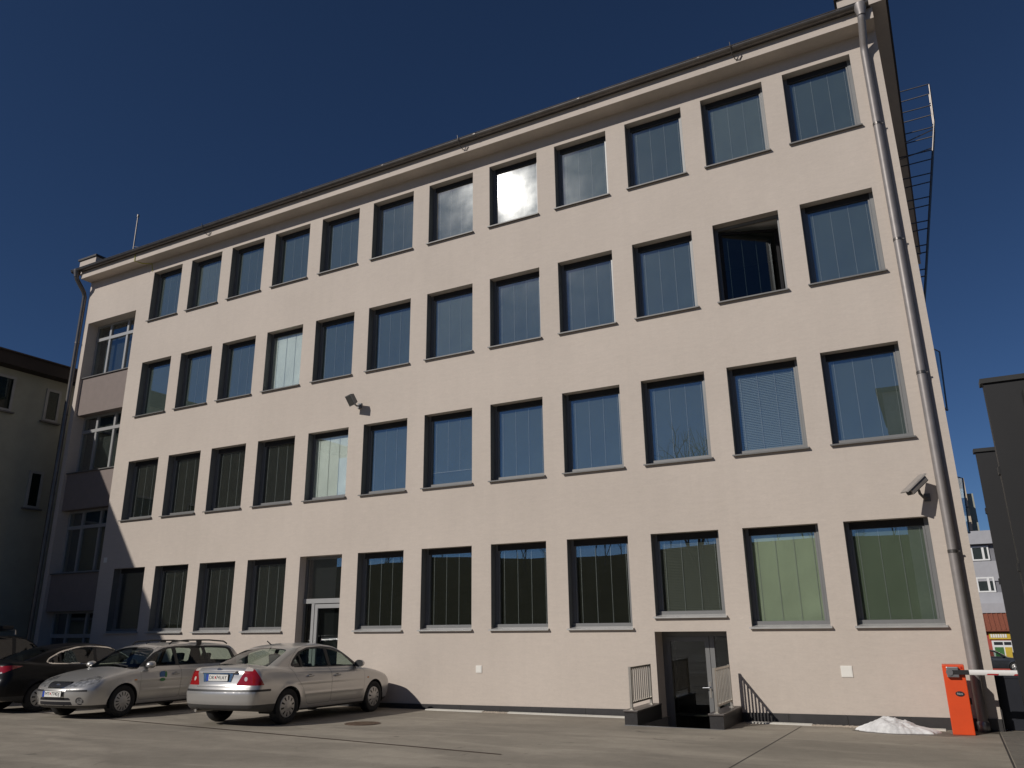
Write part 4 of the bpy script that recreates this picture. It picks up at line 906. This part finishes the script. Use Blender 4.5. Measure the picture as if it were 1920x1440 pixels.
def number_plate(T, x, z, front, txt, tiltx=0.):
    s = 1 if front else -1
    pl = obj('number_plate', MB().box(-.27,.27,-.008,.0,-.062,.062).mesh('number_plate', M['trim']), T, (x,0,z), (tiltx,0,math.radians(90 if front else -90)))
    obj('plate_face', MB().box(-.26,.26,-.010,-.0081,-.054,.054).mesh('plate_face', M['plate']), pl); obj('plate_band', MB().box(-.26,-.205,-.0115,-.0101,-.054,.054).mesh('plate_band', M['blue']), pl)
    a, b_ = txt
    obj('plate_text', text_mesh('plate_text', a, .092, M['black']), pl, (-.125,-.0112,0), (math.radians(90),0,0)); obj('plate_text', text_mesh('plate_text', b_, .092, M['black']), pl, (.105,-.0112,0), (math.radians(90),0,0))
    obj('plate_crest', MB().prism([(-.016,.024),(.016,.024),(.016,-.005),(0,-.026),(-.016,-.005)], -.0115,-.0101,'y').mesh('plate_crest', M['red']), pl, (-.04,0,0))
def oval(T, x, y, z, s, rx, rzz, front):
    n = 28; o1 = MB().prism([(rx*math.cos(2*math.pi*k/n), rzz*math.sin(2*math.pi*k/n)) for k in range(n)], -.006, 0, 'y').mesh('emblem', M['chrome']); E_ = obj('emblem', o1, T, (x,y,z), (0,0,math.radians(90 if front else -90)))
    obj('emblem_field', MB().prism([(rx*.86*math.cos(2*math.pi*k/n), rzz*.8*math.sin(2*math.pi*k/n)) for k in range(n)], -.0075, -.0061, 'y').mesh('emblem_field', M['emblem']), E_)
# silver saloon and estate share their front, wheels and doors
def mondeo(kind):
    P = dict(L=4.73, wheels=(1.02,3.775), arch=.352, track=1.57, tumble=.47, bow=(.17,.33,2.3), mirror=(3.18,.985), strip=.50)
    P['deck'] = [(0,.985),(.1,1.03),(.35,1.045),(.75,1.045),(1.2,1.0),(2.4,.975),(3.2,.965),(3.55,.955),(3.9,.90),(4.3,.80),(4.55,.715),(4.73,.62)]
    P['bottom'] = [(0,.30),(.5,.25),(1.0,.21),(2.4,.20),(3.9,.20),(4.4,.21),(4.73,.23)]
    P['rear'] = [(.2,.16),(.32,.07),(.42,.02),(.58,.0),(.66,.03),(.70,.06),(.85,.085),(1.0,.10),(1.1,.14)]
    P['front'] = [(.2,4.58),(.28,4.68),(.45,4.725),(.58,4.73),(.64,4.70),(.72,4.64),(.80,4.56),(.95,4.45)]
    P['side'] = [(.1,.80),(.22,.845),(.40,.885),(.60,.902),(.75,.898),(.88,.872),(.97,.83),(1.1,.80)]
    P['taper'] = [(0,-.055),(.5,-.02),(1.2,0),(3.2,0),(3.9,-.015),(4.3,-.05),(4.73,-.12)]
    P['belt'] = [(.1,.70),(.8,.77),(1.5,.80),(3.0,.80),(3.6,.77)]
    P['screen'] = [(3.50,-.74),(3.50,.74),(3.44,.77),(2.86,.585),(2.80,.50),(2.80,-.50),(2.86,-.585),(3.44,-.77)]
    fd = [(3.36,.50),(3.33,.30),(2.30,.30),(2.285,.95),(2.33,1.36),(2.62,1.375),(3.05,1.19),(3.42,.955)]
    fd = [(3.40,.95),(3.38,.31),(2.29,.31),(2.28,.93),(2.31,1.385),(2.65,1.385),(3.05,1.20)]
    P['bonnet'] = [(3.40,-.70),(3.40,.70),(4.0,.64),(4.45,.52),(4.60,.36),(4.625,0),(4.60,-.36),(4.45,-.52),(4.0,-.64)]
    if kind == 'saloon':
        P['roof'] = [(.05,.86),(.50,1.02),(.60,1.06),(1.20,1.315),(1.50,1.405),(1.9,1.435),(2.35,1.435),(2.68,1.40),(2.85,1.345),(3.15,1.185),(3.52,.955),(3.8,.80)]; P['gh'] = (.35,3.75)
        P['dlo'] = [(3.36,.965),(2.40,.965),(1.26,.985),(1.16,1.02),(1.27,1.13),(1.48,1.27),(1.78,1.345),(2.25,1.365),(2.60,1.335),(2.9,1.24)]
        P['glass'] = [[(3.17,.985),(2.36,.985),(2.37,1.335),(2.58,1.312),(2.86,1.22)],[(2.27,.985),(1.50,.985),(1.50,1.245),(1.80,1.322),(2.27,1.337)],[(1.455,.992),(1.25,1.005),(1.24,1.03),(1.33,1.125),(1.455,1.215)]]
        rd = [(2.265,.93),(2.275,.31),(1.58,.31),(1.40,.62),(1.22,.80),(1.10,1.0),(1.25,1.17),(1.50,1.33),(1.85,1.385),(2.29,1.385)]
        P['rearwin'] = [(.56,-.66),(.56,.66),(1.22,.555),(1.30,.50),(1.30,-.50),(1.22,-.555)]; P['shelf'] = .98
        P['boot'] = lambda: (lambda G: (lambda p: G(p[:,1], p[:,0]*.0 + np.where(p[:,2] > .98, 1.0 + p[:,0], p[:,2]))))(polysd([(-.49,.685),(.49,.685),(.70,1.0),(.70,1.50),(-.70,1.50),(-.70,1.0)]))
        P['handles'] = [(2.46,.80),(1.62,.82)]
    else:
        P['roof'] = [(.02,.86),(.10,1.0),(.22,1.22),(.34,1.385),(.46,1.43),(.9,1.455),(1.6,1.465),(2.3,1.455),(2.68,1.41),(2.85,1.35),(3.15,1.185),(3.52,.955),(3.8,.80)]; P['gh'] = (.03,3.75); P['rs'] = .06
        P['belt'] = [(0,.77),(.8,.79),(1.5,.80),(3.0,.80),(3.6,.77)]
        P['dlo'] = [(3.36,.965),(2.40,.965),(.42,.985),(.36,1.02),(.50,1.31),(.62,1.355),(1.78,1.385),(2.25,1.375),(2.60,1.345),(2.9,1.245)]
        P['glass'] = [[(3.17,.985),(2.36,.985),(2.37,1.345),(2.58,1.32),(2.86,1.225)],[(2.27,.985),(1.42,.985),(1.46,1.355),(2.27,1.352)],[(1.33,.99),(.48,1.005),(.56,1.29),(.66,1.325),(1.37,1.355)]]
        rd = [(2.265,.93),(2.275,.31),(1.58,.31),(1.40,.62),(1.32,.80),(1.34,1.40),(2.29,1.395)]
        P['rearwin'] = [(-.62,1.04),(.62,1.04),(.55,1.34),(-.55,1.34)]; P['rw_vert'] = True; P['shelf'] = .62; P['handles'] = [(2.46,.80),(1.66,.82)]
    P['doors'] = [fd, rd]
    def bits(L):
        lowf = lambda p, n: p[:,0] > 3.4; lowr = lambda p, n: p[:,0] < 1.3
        out = [('hl','headlight',M['lens'], wf_g(L, [(-.60,.615),(-.13,.625),(.28,.70),(.36,.80),(.20,.815),(-.10,.775),(-.34,.715),(-.53,.645)]), lambda p, n: (p[:,0] > 3.6)),
               ('gri','grille',M['black'], rear_g(rnd([(-.29,.665),(-.20,.615),(.20,.615),(.29,.665),(.27,.705),(-.27,.705)],.05)), lambda p, n: (p[:,0] > 4.3)),
               ('grs','grille_surround',M['chrome'], rear_g(rnd([(-.335,.668),(-.22,.595),(.22,.595),(.335,.668),(.30,.722),(-.30,.722)],.05)), lambda p, n: (p[:,0] > 4.3)),
               ('bsf','bumper_strip',M['trim'], wf_g(L, [(-.56,.535),(.02,.535),(.02,.572),(-.56,.572)]), lambda p, n: p[:,0] > 3.9),
               ('int','lower_intake',M['black'], rear_g(rnd([(-.46,.285),(.46,.285),(.44,.35),(-.44,.35)],.02)), lambda p, n: (p[:,0] > 4.3)),
               ('int2','lower_intake',M['black'], rear_g(rnd([(-.44,.375),(.44,.375),(.40,.425),(-.40,.425)],.02)), lambda p, n: (p[:,0] > 4.3)),
               ('fog','fog_lamp',M['lens'], lambda p: np.hypot(np.abs(p[:,1])-.60, p[:,2]-.36)-.052, lambda p, n: (p[:,0] > 4.2)),
               ('fogs','fog_surround',M['black'], lambda p: np.hypot(np.abs(p[:,1])-.60, p[:,2]-.36)-.072, lambda p, n: (p[:,0] > 4.2)),
               ('valf','front_valance',M['greytrim'], lambda p: p[:,2]-.275, lambda p, n: (p[:,0] > 4.0)),
               ('sills','sill',M['greytrim'], lambda p: p[:,2]-.245, lambda p, n: (p[:,0] > 1.3) & (p[:,0] < 3.5)),
               ('rep','side_repeater',M['amber'], side_g(rnd([(3.48,.70),(3.56,.70),(3.56,.73),(3.48,.73)],.01)), lambda p, n: np.abs(p[:,1]) > .5),
               ('flap','fuel_flap',P['paint'], lambda p: np.hypot(p[:,0]-.86, p[:,2]-.80)-.085, lambda p, n: p[:,1] < -.5),
               ('bsr','bumper_strip',M['trim'], wr_g([(-1.2,.605),(.52,.605),(.52,.643),(-1.2,.643)]), lambda p, n: (p[:,0] < 1.0)),
               ('valr','rear_valance',M['greytrim'], lambda p: p[:,2]-.385, lambda p, n: (p[:,0] < .85))]
        if kind == 'saloon':
            out += [('tlw','clear_lens',M['clearlens'], wr_g([(-.18,.955),(.02,.955),(.04,.985),(-.02,1.02),(-.12,1.02)]), lowr),
                    ('tlc','reversing_lamp',M['clearlens'], lambda p: np.hypot(p[:,0]+np.abs(p[:,1])-.9+.13, p[:,2]-.82)-.038, lambda p, n: p[:,0] < .6),
                    ('tl','tail_light',M['redlens'], wr_g([(-.36,.712),(.34,.712),(.22,.85),(.08,.975),(-.05,1.03),(-.13,1.01)]), lambda p, n: (p[:,0] < 1.3) & (p[:,2] > .6))]
        else: out += [('tl','tail_light',M['redlens'], wr_g([(-.30,.74),(.12,.74),(.14,1.0),(-.10,1.25),(-.2,1.25),(-.28,1.0)]), lowr)]
        return out
    P['paint'] = M['silver']; P['bits'] = bits
    return P
def bar(T, nm, m, a, b_, r_, n=8, par=None): return obj(nm, MB().tube([a, b_], r_, n).mesh(nm, m, True), par or T)
def saloon_extra(T, B, parts, probe, L):
    x = xsurf(B, 0, .845, False)
    s = MB(); s.hexa([(x-.004,-.33,.77),(x+.03,-.33,.77),(x+.03,.33,.77),(x-.004,.33,.77),(x+.008,-.36,.915),(x+.04,-.36,.915),(x+.04,.36,.915),(x+.008,.36,.915)]); RC = s.build('plate_recess', M['chrome'], T)
    number_plate(T, x-.006, .842, False, ('DK','741AY'), math.radians(0)); 
    s = MB(); s.hexa([(x-.03,-.42,.93),(x+.05,-.42,.92),(x+.05,.42,.92),(x-.03,.42,.93),(x-.012,-.44,.955),(x+.05,-.44,.96),(x+.05,.44,.96),(x-.012,.44,.955)]); s.build('boot_grip', M['silver'], T, bevel=.006)
    oval(T, xsurf(B,0,.985,False)-.006, 0, .985, -1, .062, .026, False)
    bar(T, 'exhaust', M['steel'], (.12,.50,.27), (.6,.50,.27), .028)
    mf = MB().tube([(1.42,-.0,1.40),(1.30,0,1.47)], .012, 6); obj('aerial', mf.mesh('aerial', M['trim']), T)
def estate_extra(T, B, parts, probe, L):
    x = xsurf(B, 0, .50, True); number_plate(T, x+.014, .495, True, ('MT','774DJ'))
    oval(T, xsurf(B,0,.665,True)+.008, 0, .662, 1, .055, .024, True)
    for sg in (1,-1):
        RL = obj('roof_rail', MB().tube([(2.42,sg*.56,1.42),(2.34,sg*.56,1.475),(1.9,sg*.565,1.505),(1.2,sg*.57,1.505),(.72,sg*.575,1.475),(.60,sg*.575,1.42)], .017, 8).mesh('roof_rail', M['trim'], True), T)
        obj('rail_foot', MB().box(1.45,1.60,sg*.565-.015,sg*.565+.015,1.40,1.50).mesh('rail_foot', M['trim']), RL)
    for k, (px_, py_, rx, rzz, mm) in enumerate(((0,0,.10,.10,'decalb'),(-.03,.03,.085,.075,'decaly'),(.045,.035,.055,.06,'decalb'),(-.075,.02,.03,.07,'decalg'),(.02,-.075,.075,.035,'decalg'))):
        n = 20; xx, zz = 2.80+px_, .765+py_; yy = probe(xx, zz, 1)
        obj('door_decal', MB().prism([(rx*math.cos(2*math.pi*q/n), rzz*math.sin(2*math.pi*q/n)) for q in range(n)], 0, .002, 'y').mesh('door_decal', M[mm]), parts.get(('door',1,0), T), (xx, yy+.002+.0022*k, zz), (math.radians(4),0,0))
    for sg in (.15,): obj('wiper', MB().tube([(3.47,.55,.985),(3.40,.05,1.03)], .012, 6).mesh('wiper', M['trim']), T)
    obj('interior_mirror', MB().box(-.02,.02,-.11,.11,-.03,.03).mesh('interior_mirror', M['trim'], bevel=.01), T, (2.82,0,1.26)); obj('aerial', MB().tube([(2.55,0,1.43),(2.45,0,1.50)], .010, 6).mesh('aerial', M['trim']), T)
def put(name, ax, head, P, paint, label, **k):     # ax: ground point under the rear axle, head: heading
    hx, hy = Vector(head).normalized(); wx = P['wheels'][0]; x, y = ax[0]-hx*wx, ax[1]-hy*wx
    t = car(name, (x, y, 0), math.atan2(hy, hx), P, paint, label, **k)
    zr_ = gz(*ax); xf, yf = ax[0]+hx*2.75, ax[1]+hy*2.75; zf_ = gz(xf, yf); pitch = math.atan2(zf_-zr_, 2.75)
    lx_, ly_ = -hy, hx; roll = math.atan2(gz(ax[0]+lx_*.8, ax[1]+ly_*.8)-gz(ax[0]-lx_*.8, ax[1]-ly_*.8), 1.6)
    t.rotation_euler = (roll, -pitch, math.atan2(hy, hx)); t.location.z = zr_ - wx*math.tan(pitch); return t
put('saloon_car', (-10.60,-3.78), (-.045,1), mondeo('saloon'), M['silver'], 'silver saloon car with its rear and red tail lights towards the camera', extra=saloon_extra, slots=10)
put('estate_car', (-15.03,-1.42), (.084,-.9965), mondeo('estate'), M['silver'], 'silver estate car with roof rails and its front towards the camera', extra=estate_extra, slots=14)
def fastback():
    P = mondeo('saloon'); P['L'] = 4.83; P['wheels'] = (1.05,3.79)
    P['roof'] = [(.05,.90),(.42,1.09),(.60,1.12),(1.2,1.33),(1.6,1.43),(2.1,1.47),(2.4,1.465),(2.75,1.42),(3.0,1.33),(3.6,.99),(3.9,.80)]
    P['deck'] = [(0,1.05),(.12,1.10),(.5,1.11),(.9,1.07),(1.5,1.02),(2.4,1.0),(3.4,.98),(3.7,.96),(4.2,.85),(4.6,.72),(4.83,.60)]
    P['front'] = [(a, b_+.1) for a, b_ in P['front']]
    P['dlo'] = [(3.40,1.0),(2.4,.99),(1.26,1.03),(1.17,1.06),(1.24,1.13),(1.5,1.26),(1.9,1.355),(2.3,1.375),(2.7,1.34),(3.0,1.235)]; P['chrome'] = [(3.43,.978),(2.4,.968),(1.245,1.008),(1.135,1.052),(1.215,1.145),(1.488,1.284),(1.9,1.38),(2.3,1.40),(2.7,1.364),(3.02,1.252)]
    P['glass'] = [[(3.2,1.01),(2.36,1.01),(2.36,1.358),(2.68,1.32),(2.95,1.23)],[(2.28,1.01),(1.5,1.03),(1.5,1.245),(1.9,1.335),(2.28,1.355)],[(1.45,1.035),(1.26,1.05),(1.25,1.07),(1.45,1.22)]]; P['glassmat'] = [M['privglass']]*3; P['rglass'] = M['privglass']
    P['doors'] = []; P['boot'] = None
    L = 4.83
    P['bits'] = lambda L: [('chs','chrome_strip',M['chrome'], wr_g([(-1.2,.965),(-.16,.965),(-.16,.99),(-1.2,.99)]), lambda p, n: (p[:,0] < .5)), ('tlw','clear_lens',M['clearlens'], wr_g([(-.30,.80),(.06,.84),(.04,.87),(-.27,.84)]), lambda p, n: (p[:,0] < .8)), ('tl','tail_light',M['redlens'], wr_g([(-.32,.79),(.10,.85),(.52,.985),(.30,1.0),(-.22,.985)]), lambda p, n: (p[:,0] < 1.0)), ('valr','rear_valance',M['trim'], lambda p: p[:,2]-.36, lambda p, n: (p[:,0] < .85))]
    P['bow'] = (.22,.33,2.2); P['screen'] = [(a+.08, b_) for a, b_ in P['screen']]; return P
def fast_extra(T, B, parts, probe, L):
    x = xsurf(B, 0, .80, False); obj('number_plate', MB().box(-.26,.26,-.01,0,-.055,.055).mesh('number_plate', M['plate']), T, (x-.004,0,.74), (0,0,math.radians(-90))); s = MB().tube([(.16,-.55,.27),(.6,-.55,.27)], .03, 8); obj('exhaust', s.mesh('exhaust', M['steel']), T)
def suv():
    P = mondeo('estate'); P['L'] = 4.6; P['wheels'] = (.98,3.70)
    P['roof'] = [(x_, 1.0 + (z-1.0)*1.55 if z > 1 else z) for x_, z in P['roof']]; P['dlo'] = [(a, 1.04+(b_-.965)*1.5) for a, b_ in P['dlo']]; P['glass'] = [[(a, 1.05+(b_-.965)*1.45) for a, b_ in q] for q in P['glass']]
    P['deck'] = [(a, b_+.10) for a, b_ in P['deck']]; P['rearwin'] = [(-.62,1.12),(.62,1.12),(.55,1.5),(-.55,1.5)]; P['glassmat'] = [M['privglass']]*3; P['rglass'] = M['privglass']; P['front'] = [(a, b_-.13) for a, b_ in P['front']]
    P['tumble'] = .28; P['doors'] = []; P['bits'] = lambda L: [('tl','tail_light',M['redlens'], wr_g([(-.2,.85),(.10,.85),(.12,1.35),(-.2,1.35)]), lambda p, n: (p[:,0] < .8))]; P['mirror'] = (3.05,1.12); return P
def suv_extra(T, B, parts, probe, L):
    for x in (1.2,2.3): RB = obj('roof_bar', MB().tube([(x,-.66,1.68),(x,-.62,1.79),(x,.62,1.79),(x,.66,1.68)], .02, 8).mesh('roof_bar', M['steel'], True), T)
    obj('light_bar', MB().box(2.15,2.45,-.25,.25,1.82,1.92).mesh('light_bar', M['trim'], bevel=.02), T); obj('roof_tube', MB().tube([(1.0,.2,1.85),(1.0,.7,1.85)], .025, 10).mesh('roof_tube', M['chrome'], True), T)
fk = dict(extra=fast_extra, slots=10, h=.023, seam=False)
put('saloon_car', (-17.75,-3.95), (.06,1), fastback(), M['blackpaint'], 'black saloon car with chrome trimmed side windows behind the silver estate', **fk)
put('off_road_car', (-21.3,-3.9), (.04,1), suv(), M['blackpaint'], 'black off road car with roof bars at the left edge', extra=suv_extra, slots=10, h=.04, seam=False)
pg = mondeo('estate'); put('estate_car', (2.5,50.6), (1,-.02), pg, M['greypaint'], 'dark grey car parked on the far street below the red roofed shop', h=.045, slots=5, wide=True, seam=False)
